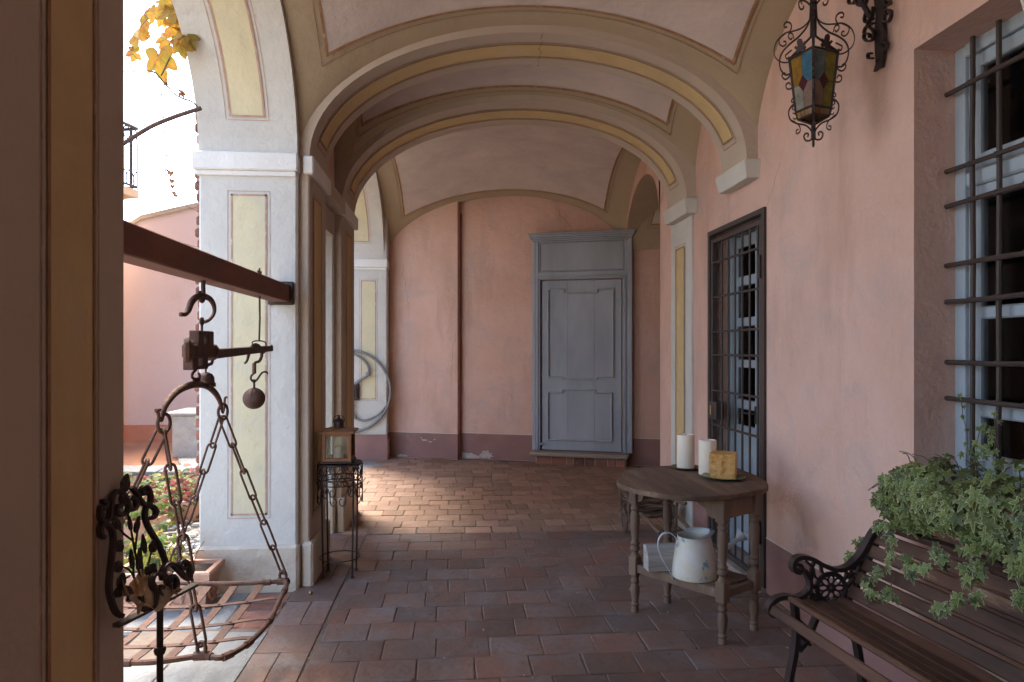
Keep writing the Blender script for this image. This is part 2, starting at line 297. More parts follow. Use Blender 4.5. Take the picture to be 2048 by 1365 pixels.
# ------------------------------------------------------------------ the ground and floors
g = MB(); g.poly([(-60,-60,-.10),(90,-60,-.10),(90,120,-.10),(-60,120,-.10)])
tag(g.build('ground', M['dirt']), kind='structure')
g = MB(); g.poly([(-.955,-2.3,-.006),(6,-2.3,-.006),(6,9.8,-.006),(-.955,9.8,-.006)]); g.poly([(-1.6,-2.3,-.012),(-.955,-2.3,-.012),(-.955,9.8,-.012),(-1.6,9.8,-.012)])
floor_o = tag(g.build('floor', M['grout']), kind='structure')
def tiles(mb, x0, x1, y0, y1, w_, d_, skew, gap=.005, jit=.003, off0=0., clip=None, hj=.0015):
    t = math.tan(R(skew)); r = 0; y = y0
    while y < y1:
        dd = d_*random.uniform(.97, 1.03); x = x0 - w_*((.5 if r % 2 else 0) + off0 + random.uniform(-.06, .06))
        while x < x1:
            ww = w_*random.uniform(.90, 1.10); a, b = max(x, x0), min(x+ww, x1)
            if b - a > .02:
                cx, cy = (a+b)/2, y + dd/2 - t*((a+b)/2)
                if clip is None or clip(cx, cy):
                    h = random.uniform(-hj, hj); j = lambda: random.uniform(-jit, jit)
                    co = []
                    for px_, py_ in ((a+gap/2, y+gap/2), (b-gap/2, y+gap/2), (b-gap/2, y+dd-gap/2), (a+gap/2, y+dd-gap/2)):
                        co.append(Vector((px_+j(), py_ - t*px_+j(), 0)))
                    # ragged edge: extra points along each side
                    ring = []
                    for k in range(4):
                        p, q = co[k], co[(k+1) % 4]
                        c = (co[0]+co[1]+co[2]+co[3])/4
                        ring.append(p + (c-p)*.012)
                        for s_ in (.22, .5, .78):
                            m_ = p.lerp(q, s_); n_ = (c - m_).normalized(); ring.append(m_ + n_*random.uniform(-.0006, .0022))
                    c = sum(ring, Vector())/len(ring); mb.t = random.random()
                    tlt = (random.uniform(-1,1)*.003, random.uniform(-1,1)*.003)
                    top = [c + (p-c)*(1-.0045/max((p-c).length,.02)) for p in ring]
                    ids0 = [mb.V((p.x, p.y, -.010)) for p in ring]; ids1 = [mb.V((p.x, p.y, -.0025+h)) for p in ring]
                    ids2 = [mb.V((p.x, p.y, h + (p.x-c.x)*tlt[0]+(p.y-c.y)*tlt[1])) for p in top]; n = len(ring)
                    for k in range(n):
                        k2 = (k+1) % n; mb.Fc((ids0[k], ids0[k2], ids1[k2], ids1[k])); mb.Fc((ids1[k], ids1[k2], ids2[k2], ids2[k]))
                    mb.Fc(ids2)
            x += ww
        y += dd; r += 1
def bw_y(x): return 9.44 - .347*(x + .84)
mb = MB()
tiles(mb, -.668, 1.95, -2.2, 5.36, .245, .218, .5, gap=.0035, clip=lambda x, y: y < 5.40)
tiles(mb, -.948, -.676, -2.1, 5.42, .30, .34, .5, hj=.003)
mb.cur = 1
tiles(mb, -1.50, 4.4, 5.42, 9.9, .2, .199, 2.2, gap=.006, jit=.004, clip=lambda x, y: y < bw_y(x) - .06 and (x < 1.95 or y > 6.0) and x > -1.03 + .34*(y-8.54) and (x > -.92 or 6.3 < y < 9.05), hj=.003)
tag(mb.build('tile_floor', [M['tile'], M['brickfloor']], recalc=False), kind='structure')
mb = MB(); mb.poly([(-1.62,6.3,-.003),(-1.62,6.2,-.003),(-.60,9.4,-.003),(-.62,9.7,-.003),(-1.62,9.7,-.003)])
tag(mb.build('concrete_apron_floor', M['stone'], recalc=False), kind='structure')
# threshold stones and courtyard paving
def slab(mb, pts, z, h, n=5, jz=.004):
    c = sum((Vector(p) for p in pts), Vector((0,0)))/len(pts); ring = []
    for k in range(len(pts)):
        p, q = Vector(pts[k]), Vector(pts[(k+1) % len(pts)])
        for i in range(n):
            m_ = p.lerp(q, i/n); d = (c-m_).normalized(); ring.append(m_ + d*random.uniform(0, .012))
    a = [mb.V((p.x, p.y, z-h)) for p in ring]; b = [mb.V((p.x, p.y, z-.012)) for p in ring]
    t_ = [mb.V((*(p+(c-p).normalized()*.012), z + random.uniform(-jz, 0))) for p in ring]; m = len(ring)
    for k in range(m):
        k2 = (k+1) % m; mb.Fc((a[k], a[k2], b[k2], b[k])); mb.Fc((b[k], b[k2], t_[k2], t_[k]))
    cc = mb.V((c.x, c.y, z+jz)); 
    for k in range(m): mb.Fc((t_[k], t_[(k+1) % m], cc))
mb = MB()
slab(mb, [(-.945,1.6),(-.945,3.62),(-1.30,3.66),(-1.32,1.6)], .002, .06); slab(mb, [(-1.33,1.6),(-1.31,3.3),(-1.72,3.32),(-1.75,1.6)], -.004, .06)
slab(mb, [(-.95,-1.0),(-.95,1.58),(-1.7,1.58),(-1.7,-1.0)], 0, .06)
slab(mb, [(-1.76,1.4),(-1.73,3.4),(-2.3,3.5),(-2.3,1.4)], -.035, .06); slab(mb, [(-1.20,3.68),(-1.20,4.22),(-1.75,4.2),(-1.72,3.66)], -.004, .06)
slab(mb, [(-.93,4.9),(-.93,5.5),(-1.6,5.5),(-1.6,4.9)], 0, .06)
tag(mb.build('threshold_stone_floor', M['stone'], recalc=False), kind='structure')
mb = MB(); mb.t = .5
for y_ in (3.67, 3.80, 3.93, 4.06):
    for x_ in (-.945,):
        mb.t = random.random(); slab(mb, [(x_,y_),(x_,y_+.115),(x_-.245,y_+.125),(x_-.245,y_+.01)], .001-random.random()*.006, .05, 3)
tag(mb.build('threshold_brick_floor', M['brick'], recalc=False), kind='structure')
mb = MB(); slab(mb, [(-2.6,8.9),(-2.4,14),(-14,14),(-14,7.3),(-6,8.3)], .02, .2, 9); tag(mb.build('terrace_paving_ground', M['terrace'], recalc=False), kind='structure')
mb = MB()
pv = [(-2.0,7.9),(-2.7,8.05),(-3.4,8.15),(-4.2,8.2),(-5.2,8.2),(-6.5,8.15)]
for a, b in zip(pv, pv[1:]): slab(mb, [a, (a[0]-.02, a[1]+.42+random.random()*.1), (b[0]+.02, b[1]+.46), (b[0]+.02, b[1])], .05+random.random()*.01, .2, 4)
slab(mb, [(-2.0,8.4),(-2.1,9.4),(-3.6,9.3),(-3.3,8.62)], .045, .2, 6)
tag(mb.build('courtyard_kerb', M['stone'], recalc=False), kind='structure')

# ------------------------------------------------------------------ the portico
port = empty('portico', (.46, 3, 0), 'arcaded portico with pink plaster walls, low painted arches and vaults on cream piers', 'building')
XL, XI, XR = -.94, -.88, 1.867          # arcade face, pilaster face, right wall face
XO = -1.52
# right wall (with window and gate openings)
mb = MB()
def wseg(y0, y1, z0, z1): mb.box((XR, y0, z0), (XR+.42, y1, z1), m=0)
wseg(-2.3, 1.30, -.1, 4.4); wseg(1.30, 2.62, -.1, .93); wseg(1.30, 2.62, 2.67, 4.4); wseg(2.62, 3.93, -.1, 4.4)
wseg(3.93, 4.82, 2.30, 4.4); wseg(4.82, 6.02, -.1, 4.4)
for a, b in ((-2.3, 3.93), (4.82, 6.018)):
    mb.box((XR-.003, a, 0), (XR+.01, b, .325), m=1); mb.box((XR-.0045, a, .325), (XR+.01, b, .332), m=2)
right_wall = mb.build('wall', [M['pink'], M['pinkdark'], M['lineW']], port); tag(right_wall, 'long pink plaster wall on the right with window and gate')
# window splay is inside the opening; flank of passage, its far end and its wall continue in pink
mb = MB(); mb.box((XR+.42, 5.6, -.1), (5, 6.02, 4.4)); mb.box((5, 5.6, -.1), (5.2, 9.5, 4.4)); mb.build('passage_wall', M['pink'], port)
# back wall in its own frame: s along the wall, y into the wall
E = Vector((.9448, -.3278, 0)); NB = Vector((.3278, .9448, 0)); OB = Vector((-.84, 9.44, 0))
TB = Matrix(((E.x, NB.x, 0, OB.x), (E.y, NB.y, 0, OB.y), (0, 0, 1, 0), (0, 0, 0, 1)))
def sz(px, py, y=0):
    p = onp(px, py, OB + NB*y, NB); d = p - OB; return d.dot(E), p.z
S_STEP = sz(916, 700, -.04)[0]
mb = MB(TB)
mb.box((-.9, -.06, -.1), (S_STEP, .5, 4.4)); mb.box((S_STEP, .06, -.1), (7, .5, 4.4))
mb.box((-.9, -.064, 0), (S_STEP+.003, .0, .335), m=1); mb.box((S_STEP+.003, .056, 0), (7, .3, .335), m=1)
mb.box((-.9, -.066, .335), (S_STEP+.004, 0, .343), m=2); mb.box((S_STEP+.004, .054, .335), (7, .3, .343), m=2)
bw = mb.build('wall', [M['pink'], M['pinkdark'], M['lineW']], port); tag(bw, 'pink end wall of the portico behind the grey door')
mb = MB(TB); pts = []
for k in range(26):
    z = .02 + k*.13; pts.append((S_STEP+.012+random.uniform(-.003,.003), .045, z))
mb.tube(pts, .012, 6); mb.build('wall_step_shade', M['pinkdark'], bw, True)  # dark strip painted in for the shade on the wall step's side
# piers -----------------------------------------------------------
def flatpanel(mb, S, u0, u1, v0, v1, mf, ml, lw=.011, gapo=.02, thin=.0035, nu=1, nv=1, wob=0., off=.0025):
    """painted panel on surface S(u,v,off) with a border line and a thin outer line (u,v in metres)"""
    def patch(a, b, c, d, o, m, n1, n2):
        ids = [[mb.V(S(a+(b-a)*i/n1, c+(d-c)*j/n2, o)) for j in range(n2+1)] for i in range(n1+1)]
        for i in range(n1):
            for j in range(n2): mb.Fc((ids[i][j], ids[i+1][j], ids[i+1][j+1], ids[i][j+1]), m)
    patch(u0, u1, v0, v1, off, mf, nu, nv)
    for a, b, c, d, n1, n2 in ((u0, u0+lw, v0, v1, 1, nv), (u1-lw, u1, v0, v1, 1, nv), (u0, u1, v0, v0+lw, nu, 1), (u0, u1, v1-lw, v1, nu, 1)):
        patch(a, b, c, d, off*2, ml, n1, n2)
    g_ = gapo; tt = thin
    for a, b, c, d, n1, n2 in ((u0-g_, u0-g_+tt, v0-g_, v1+g_, 1, nv), (u1+g_-tt, u1+g_, v0-g_, v1+g_, 1, nv), (u0-g_, u1+g_, v0-g_, v0-g_+tt, nu, 1), (u0-g_, u1+g_, v1+g_-tt, v1+g_, nu, 1)):
        patch(a, b, c, d, off, ml, n1, n2)
PM = [M['cream'], M['shaded_cream'], M['plinth'], M['paleyellow'], M['ochre'], M['lineP'], M['line'], M['brick'], M['mortar'], M['white']]
def pier(y0, y1, py0, py1, label, front=True, inner=None, xin=XL, fp=None):
    mb = MB()
    mb.box((XO, y0, -.1), (xin, y1, 4.4), bev=.012, m=0)
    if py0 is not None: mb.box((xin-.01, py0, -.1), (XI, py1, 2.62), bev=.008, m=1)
    if fp: # panel facing the camera
        x0, x1, z0, z1 = fp; flatpanel(mb, lambda u, v, o: (u, y0-o, v), x0, x1, z0, z1, 3, 5)
    if inner: a, b, c, d = inner; flatpanel(mb, lambda u, v, o: (XI+o, u, v), a, b, c, d, 4, 6)
    o = mb.build('pillar', PM, port, recalc=False); tag(o, label)
    p = MB(); hz = .268
    if py0 is not None: p.box((XI-.04, py0-.03, -.05), (XI+.028, py1+.028, hz), bev=.014, m=0)
    p.box((XO-.02, y0-.028, -.05), (xin+.012, y1+.028, hz), bev=.016, m=0)
    p.build('plinth', M['plinth'], o)
    q = MB(); q.box((XO-.03, y0-.035, 2.53), (xin+.008, y1+.035, 2.64), bev=.008)
    q.box((XO-.015, y0-.018, 2.50), (xin-.005, y1+.018, 2.53), bev=.004)
    if py0 is not None: q.box((XI-.03, py0-.035, 2.528), (XI+.032, py1+.03, 2.638), bev=.008)
    q.build('impost', M['white'], o)
    return o
a_, b_ = ony(462, 700, 4.25).x, ony(534, 700, 4.25).x
pier(1.36, 1.95, 1.40, 1.925, 'nearest pier with a shade-toned inner face and an ochre painted stripe', inner=(1.565, 1.765, .15, 2.38))
p1 = pier(4.25, 4.86, 4.30, 4.86, 'pale cream pier with yellow panel behind the iron scale', inner=(4.42, 4.68, .42, 2.42), fp=(a_, b_, .45, 2.39))
p2 = pier(5.52, 6.25, 5.56, 6.24, 'slim pier beside the wooden lantern', inner=(5.76, 6.04, .46, 2.42))
c_, d_ = ony(722, 700, 9.1).x, ony(752, 700, 9.1).x
p3 = pier(9.10, 9.9, None, None, 'pale far pier behind the wheel', xin=-.86, fp=(c_, d_, .80, 2.36))
mb = MB(); mb.box((-.9, 9.098, 0), (-.857, 9.6, .335)); mb.box((-1.5, 9.066, 0), (-.853, 9.2, .335)); mb.build('dado', M['pinkdark'], p3)
pm1 = pier(-1.4, -.9, None, None, 'pier behind the viewpoint')
# exposed brick edge of pale pier
mb = MB(); z = .55; mb.cur = 0
while z < 3.35:
    h = random.uniform(.05, .065); d = random.uniform(.016, .042)
    yy = 4.25; mb.t = random.random()
    mb.cur = 0; mb.box((XO-d, yy+.02+random.uniform(0,.02), z), (XO+.01, yy+.55, z+h), bev=.009)
    mb.cur = 1; mb.box((XO-d*random.uniform(.5,.8), yy+.03, z+h-.002), (XO+.005, yy+.54, z+h+.017), bev=.002)
    z += h + .015
mb.build('brick_edging', [M['brick'], M['mortar']], p1)
# arcade arches (open to the courtyard)
def arcade(y0, y1, rise, label, pan=None, bot=2.62, n=28, xin=XL, endpts=True):
    mb = MB(); yc, hf = (y0+y1)/2, (y1-y0)/2; prof = []
    for k in range(n+1):
        t = pi - pi*k/n; prof.append((yc + hf*cos(t), bot + rise*sin(t)))
    ids = []
    for y, z in prof: ids.append([mb.V((XO, y, z)), mb.V((xin, y, z)), mb.V((XO, y, 4.4)), mb.V((xin, y, 4.4))])
    for a, b in zip(ids, ids[1:]):
        mb.Fc((a[0], a[1], b[1], b[0]), 0); mb.Fc((a[1], a[3], b[3], b[1]), 0); mb.Fc((a[0], b[0], b[2], a[2]), 8)
    if pan:
        x0, x1, t0 = pan; L = pi
        def S(u, v, o):
            t = v; y = yc + hf*cos(t); z = bot + rise*sin(t)
            nx = Vector((0, -cos(t)/hf, -sin(t)/rise)).normalized(); return Vector((u, y, z)) + nx*o
        def patch(a, b, c, d, o, m):
            nn = 40; q = [[mb.V(S(u, c+(d-c)*j/nn, o)) for j in range(nn+1)] for u in (a, b)]
            for j in range(nn): mb.Fc((q[0][j], q[1][j], q[1][j+1], q[0][j+1]), m)
        T0, T1 = t0, pi - t0; lw = .013; lt = lw/1.1
        patch(x0, x1, T0, T1, .003, 3)
        for a, b, c, d in ((x0, x0+lw, T0, T1), (x1-lw, x1, T0, T1), (x0, x1, T0, T0+lt), (x0, x1, T1-lt, T1)): patch(a, b, c, d, .006, 5)
        g_, tt = .022, .004
        for a, b, c, d in ((x0-g_, x0-g_+tt, T0-.02, T1+.02), (x1+g_-tt, x1+g_, T0-.02, T1+.02), (x0-g_, x1+g_, T0-.02, T0-.016), (x0-g_, x1+g_, T1+.016, T1+.02)): patch(a, b, c, d, .003, 5)
    o = mb.build('arch', PM, port, recalc=False); tag(o, label); return o
arcade(1.95, 4.25, .97, 'cream open arch above the iron scale', (a_, b_, .235))
arcade(6.25, 9.10, .97, 'far open arch to the courtyard', (-1.33, -1.08, .25), xin=-.90)
arcade(-.9, 1.36, .97, 'open arch behind the viewpoint', None)
mb = MB(); mb.box((XO+.1, -.95, -.1), (XO+.3, 1.40, 1.0)); tag(mb.build('wall', M['pink'], port), 'unseen low wall added to cut light from the arch behind the viewpoint')  # added out of view; its height sets how much light comes in
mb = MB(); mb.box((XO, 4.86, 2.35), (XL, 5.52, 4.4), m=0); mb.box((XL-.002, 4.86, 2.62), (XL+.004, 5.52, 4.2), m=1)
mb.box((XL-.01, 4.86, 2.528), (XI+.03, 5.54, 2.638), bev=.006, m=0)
tag(mb.build('wall', [M['shaded_cream'], M['pink']], port), 'short wall over the narrow side opening')
mb = MB(); mb.box((XO+.003, -2.3, -.1), (XL, -1.4, 4.4)); mb.box((XL, -2.3, -.1), (XR+.42, -2.0, 4.4)); tag(mb.build('wall', M['pink'], port), 'pink wall behind the viewpoint')
# transverse arches
def lerp(a, b, t): return a + (b-a)*t
AX0, AX1, ASP, ARI = XI, 1.80, 2.612, .79
def transverse(fl, fr, bl, br, label, f0=.32, f1=.72, n=44, corbel=True, endp=True):
    mb = MB(); xc, hf = (AX0+AX1)/2, (AX1-AX0)/2
    X = lambda t: xc + hf*cos(t)
    Zf = lambda t: ASP + ARI*abs(sin(t))**.93
    def Y(x, f): u = (x-AX0)/(AX1-AX0); return lerp(lerp(fl, fr, u), lerp(bl, br, u), f)
    ts = [pi - pi*k/n for k in range(n+1)]
    prof = [(XL-.0, ASP)] + [(X(t), Zf(t)) for t in ts] + [(XR+.003, ASP)]
    ids = [[mb.V((x, Y(x, 0), z)), mb.V((x, Y(x, 1), z)), mb.V((x, Y(x, 0), 4.4)), mb.V((x, Y(x, 1), 4.4))] for x, z in prof]
    # rounded arris: small chamfer by an inset ring
    for a, b in zip(ids, ids[1:]): mb.Fc((a[0], b[0], b[1], a[1]), 0); mb.Fc((a[0], a[2], b[2], b[0]), 0); mb.Fc((a[1], b[1], b[3], a[3]), 0)
    def S(f, t, o):
        x = X(t); z = Zf(t); nx = Vector((-cos(t)*1.0/hf, 0, -sin(t)/ARI))
        nx = nx.normalized(); return Vector((x, Y(x, f), z)) + nx*o
    def patch(a, b, c, d, o, m, nn=56):
        q = [[mb.V(S(u, c+(d-c)*j/nn, o)) for j in range(nn+1)] for u in (a, b)]
        for j in range(nn): mb.Fc((q[0][j], q[1][j], q[1][j+1], q[0][j+1]), m)
    T0, T1 = .20, pi-.20; l = .016; lt = .016
    patch(f0, f1, T0, T1, .003, 1)
    for a, b, c, d in ((f0, f0+l, T0, T1), (f1-l, f1, T0, T1), (f0, f1, T0, T0+lt), (f0, f1, T1-lt, T1)): patch(a, b, c, d, .006, 2)
    for a, b, c, d in ((f0-.05, f0-.04, T0-.04, T1+.04), (f1+.04, f1+.05, T0-.04, T1+.04), (f0-.05, f1+.05, T0-.04, T0-.033), (f0-.05, f1+.05, T1+.033, T1+.04)): patch(a, b, c, d, .003, 2)
    o = mb.build('arch', [M['shaded_cream'], M['ochre'], M['line']], port, recalc=False); tag(o, label)
    q = MB()
    rings = []
    for z, e in ((2.50, .0), (2.505, .006), (2.60, .022), (2.612, .022)):
        x0 = 1.795 - e; rings.append([(x0, Y(x0,0)-.018-e, z), (XR+.01, Y(XR,0)-.018-e, z), (XR+.01, Y(XR,1)+.02+e, z), (x0, Y(x0,1)+.02+e, z)])
    q.loft(rings); q.build('impost', M['cream'], o)
    return o
transverse(1.40, 1.50, 1.925, 1.97, 'painted arch nearest the viewpoint')
ar1 = transverse(4.30, 4.05, 4.86, 4.44, 'nearer painted arch with an ochre band')
ar2 = transverse(5.56, 5.13, 6.24, 5.60, 'second painted arch with an ochre band', .32, .68)
# pilaster strip under the second right corbel
mb = MB(); mb.box((1.848, 5.16, 0), (XR+.01, 5.66, 2.50), bev=.006, m=0)
flatpanel(mb, lambda u, v, o: (1.848-o, u, v), 5.31, 5.52, .45, 2.28, 1, 2, lw=.010)
tag(mb.build('pillar', [M['cream'], M['ochre'], M['line']], port, recalc=False), 'cream pilaster with a narrow ochre stripe beside the gate')
# vaults: four corners, rise across (a) and along (b)
def vault(nl, nr, fl, fr, ra, rbl, rbr, label, xl=(XL, XL), xr=(XR, XR), pan=(.80, -.80, .80), n=40, p=2.8, sp=2.60, panel=True, pinkr=None):
    mb = MB()
    def P(u, v):
        uu, vv = (u+1)/2, (v+1)/2
        xl_ = lerp(xl[0], xl[1], vv); xr_ = lerp(xr[0], xr[1], vv); x = lerp(xl_, xr_, uu)
        y = lerp(lerp(nl, fl, vv), lerp(nr, fr, vv), uu)
        a = ra*sqrt(max(0, 1-u*u)); b = lerp(rbl, rbr, uu)*sqrt(max(0, 1-v*v))
        return Vector((x, y, sp + (a**p + b**p)**(1/p)))
    us = [-cos(pi*k/n) for k in range(n+1)]
    ids = [[mb.V(P(u, v)) for v in us] for u in us]
    for i in range(n):
        for j in range(n): mb.Fc((ids[i][j], ids[i+1][j], ids[i+1][j+1], ids[i][j+1]), 0)
    def S(u, v, o):
        e = 1e-3; q = P(u, v); du = P(min(u+e, .999), v)-P(u-e, v); dv = P(u, min(v+e, .999))-P(u, v-e); nn = du.cross(dv).normalized()
        if nn.z > 0: nn = -nn
        return q + nn*o
    if panel:
        U, V0, V1 = pan
        def patch(a, b, c, d, o, m, n1, n2):
            q = [[mb.V(S(a+(b-a)*i/n1, c+(d-c)*j/n2, o)) for j in range(n2+1)] for i in range(n1+1)]
            for i in range(n1):
                for j in range(n2): mb.Fc((q[i][j], q[i+1][j], q[i+1][j+1], q[i][j+1]), m)
        patch(-U, U, V0, V1, .006, 1, 40, 24)
        ly = .014*2/max(.6, abs(fl-nl)); lx = .014/1.4
        def frame(U_, A, B, ly, lx, o):
            for a, b, c, d, n1, n2 in ((-U_, -U_+lx, A, B, 1, 40), (U_-lx, U_, A, B, 1, 40), (-U_, U_, A, A+ly, 40, 1), (-U_, U_, B-ly, B, 40, 1)): patch(a, b, c, d, o, 2, n1, n2)
        frame(U, V0, V1, ly, lx, .011); gx = .03/1.4; gy = .03*2/max(.6, abs(fl-nl)); frame(U+gx, V0-gy, V1+gy, ly*.3, lx*.3, .007)
    o = mb.build('vault', [M['khaki'], M['mauve'], M['line']], port, smooth=True, recalc=False); tag(o, label); return o
vault(1.90, 1.95, 4.32, 4.08, .845, 1.0, .87, 'nearest vault with a framed mauve panel', pan=(.865, -.86, .865))
vault(4.84, 4.42, 5.58, 5.15, .845, .80, .66, 'narrow middle vault with a mauve panel', pan=(.84, -.80, .78))
vault(6.20, 5.58, 9.42, 8.45, .845, .99, .85, 'far vault with a mauve panel above the grey door', xl=(XL, -.90), xr=(XR, 2.17), pan=(.83, -.88, .88), sp=2.62)
vault(-2.0, -2.0, 1.45, 1.52, .83, 1.0, .87, 'vault behind the viewpoint', pan=(.8, -.8, .8))
# passage: side arch wall and its barrel vault
PA, PB = Vector((XR, 6.02, 0)), Vector((2.17, 8.46, 0)); mb = MB(); n = 30; ids = []
for k in range(n+1):
    t = pi - pi*k/n; f = .5 + .47*cos(t); z = 2.70 + .58*sin(t); q = PA.lerp(PB, f); ids.append((mb.V((q.x, q.y, z)), mb.V((q.x, q.y, 4.4)), mb.V((q.x+.45, q.y+.03, z)), mb.V((q.x+.45, q.y+.03, 4.4))))
for a, b in zip(ids, ids[1:]): mb.Fc((a[0], a[1], b[1], b[0]), 0); mb.Fc((a[0], b[0], b[2], a[2]), 1)
tag(mb.build('wall', [M['pink'], M['khaki']], port, recalc=False), 'pink wall with the side arch right of the grey door')
mb = MB(); ids = []
def PV(f, x): t = pi - pi*f; yn, yf = 6.02, bw_y(x) + .02; return Vector((x, lerp(yn, yf, .5 + .5*cos(t)), 2.70 + .66*sin(t)))
xs = [2.2, 2.6, 3.2, 4, 5.1]
for i in range(31): ids.append([mb.V(PV(i/30, x)) for x in xs])
for a, b in zip(ids, ids[1:]):
    for j in range(len(xs)-1): mb.Fc((a[j], a[j+1], b[j+1], b[j]), 0)
def pch(f0, f1, x0, x1, o, m):
    q = [[mb.V(PV(f0+(f1-f0)*i/16, x)+Vector((0, -o*.7, -o*.7))) for x in (x0, x1)] for i in range(17)]
    for i in range(16): mb.Fc((q[i][0], q[i][1], q[i+1][1], q[i+1][0]), m)
pch(.2, .86, 2.42, 4.8, .004, 1)
for a, b, c, d in ((.850, .86, 2.42, 4.8), (.2, .86, 2.42, 2.435), (.874, .877, 2.39, 4.8), (.2, .877, 2.39, 2.395)): pch(a, b, c, d, .007, 2)
tag(mb.build('vault', [M['khaki'], M['mauve'], M['line']], port, smooth=True, recalc=False), 'barrel vault seen through the side arch')
# unseen upper storey added to keep daylight off the vaults
mb = MB(); mb.box((XO, -2.3, 4.4), (6, 10.6, 4.6)); mb.box((XO, -2.3, 4.6), (6, 10.6, 7.5)); mb.build('added_upper_storey', M['pink'], port)
mb = MB(); mb.box((XO-.35, -2.6, 7.5), (6.3, 10.9, 7.6)); mb.loft([[(XO-.4,-2.7,7.6),(6.4,-2.7,7.6),(6.4,11,7.6),(XO-.4,11,7.6)], [(2,-2.7,9),(2.5,-2.7,9),(2.5,11,9),(2,11,9)]]); mb.build('roof', M['roof'], port)  # roof of the added upper storey

# grey-blue door, in the back wall frame -------------------------
Y0 = .06
def dz(px, py, y=Y0): return sz(px, py, y)
def c6(x, y, yy=Y0): return dz(960 + x/2.436, 400 + y/2.436, yy)
L_, Rr = c6(262, 700, .0)[0], c6(738, 700, .0)[0]
zt = .5*(c6(262, 200, .0)[1] + c6(740, 190, .0)[1]); zb = .5*(c6(262, 1212, .0)[1] + c6(725, 1238, .0)[1])
lf, rf = c6(300, 700, 0)[0], c6(690, 700, 0)[0]; zl = .5*(c6(300, 393, 0)[1] + c6(692, 386, 0)[1])
mb = MB(TB)
mb.box((L_, -.03, zb), (lf-.035, Y0+.02, zt), bev=.004); mb.box((rf+.035, -.03, zb), (Rr, Y0+.02, zt), bev=.004)
zp1 = .5*(c6(300, 350, 0)[1] + c6(697, 345, 0)[1]); zp2 = .5*(c6(300, 208, 0)[1] + c6(697, 203, 0)[1])
mb.box((lf-.035, -.03, zl+.03), (rf+.035, Y0+.02, zp1-.005), bev=.004); mb.box((lf-.035, -.03, zp2+.005), (rf+.035, Y0+.02, zt), bev=.004)
mb.box((L_-.012, -.036, zb), (L_+.035, .02, zt-.002), bev=.006); mb.box((Rr-.035, -.036, zb), (Rr+.012, .02, zt-.002), bev=.006)
# stepped architrave round the leaf
for o, w1, yy in ((.0, .022, -.045), (-.022, .022, -.032)):
    a0, a1, zz = lf-.035-o, rf+.035+o, zl+.03+o
    mb.box((a0-w1, yy, zb), (a0, 0, zz), bev=.005); mb.box((a1, yy, zb), (a1+w1, 0, zz), bev=.005); mb.box((a0-w1, yy, zz), (a1+w1, 0, zz+w1), bev=.005)
door_frame = mb.build('door', M['door'], port); tag(door_frame, 'tall grey blue door with panelled leaf, transom panel and cornice')
mb = MB(TB); mb.box((lf-.034, -.005, zp1-.004), (rf+.034, Y0+.01, zp2+.004), m=0)
for a, b, c, d in ((lf-.03, rf+.03, zp1, zp1+.014), (lf-.03, rf+.03, zp2-.014, zp2), (lf-.03, lf-.016, zp1+.014, zp2-.014), (rf+.016, rf+.03, zp1+.014, zp2-.014)): mb.box((a, -.022, c), (b, 0, d), bev=.005)
mb.build('transom_panel', M['door'], door_frame)
mb = MB(TB); z = zt
for h, e in ((.022, .02), (.022, .04), (.03, .055), (.018, .07)):
    mb.box((L_-e*.8, -.03-e, z), (Rr+e*.8, Y0, z+h), bev=.004); z += h
mb.build('cornice', M['door'], door_frame)
mb = MB(TB); W = rf - lf
nb = 3; 
for i in range(nb):
    mb.box((lf+.003+(W-.006)*i/nb+.0008, .004, zb+.006), (lf+.003+(W-.006)*(i+1)/nb-.0008, Y0, zl-.004), bev=.0015)
leaf = mb.build('door_leaf', M['door'], door_frame)
# raised frame over planks (stiles, rails) and shouldered mouldings
def yy_(l): return [(c6(x, y, 0)[0], c6(x, y, 0)[1]) for x, y in l]
up = yy_([(333,437),(408,436),(408,455),(572,452),(572,434),(652,432),(646,864),(568,862),(568,875),(400,873),(400,864),(333,864)])
lo = yy_([(333,938),(402,938),(402,925),(566,925),(566,941),(643,941),(640,1178),(330,1166)])
mb = MB(TB)
for loop in (up, lo):
    n = len(loop)
    for i in range(n):
        a, b = Vector((loop[i][0], 0, loop[i][1])), Vector((loop[(i+1) % n][0], 0, loop[(i+1) % n][1]))
        if abs(a.x-b.x) > abs(a.z-b.z): z = (a.z+b.z)/2; mb.box((min(a.x,b.x)-.009, -.022, z-.009), (max(a.x,b.x)+.009, .006, z+.009), bev=.006)
        else: x = (a.x+b.x)/2; mb.box((x-.009, -.023, min(a.z,b.z)+.004), (x+.009, .006, max(a.z,b.z)-.004), bev=.006)
mb.build('moulding', M['doorhighlight'], leaf)
for yy in (487, 1030):
    mb = MB(TB); s_, z_ = c6(690, yy, -.02)
    mb.box((s_-.075, -.012, z_-.016), (s_-.01, .006, z_+.016), bev=.004); mb.tube([(s_+.004, -.03, z_-.03), (s_+.004, -.03, z_+.03)], .011, 8); mb.box((s_, -.035, z_-.018), (s_+.03, -.02, z_+.018), bev=.004)
    mb.build('hinge', M['door'], leaf)
mb = MB(TB); s_, z_ = c6(295, 1190, -.02); mb.tube([(s_-.03, -.03, z_), (s_+.05, -.03, z_)], .005, 6); mb.box((s_-.01, -.026, z_-.014), (s_+.03, .006, z_+.014), bev=.003); mb.build('latch', M['door'], leaf)
mb = MB(TB); a, b = c6(240, 1225, -.2)[0], c6(722, 1250, -.2)[0]
mb.box((a, -.21, zb-.055), (b, Y0, zb-.004), bev=.012, m=0)
mb.cur = 1; x = a + .08
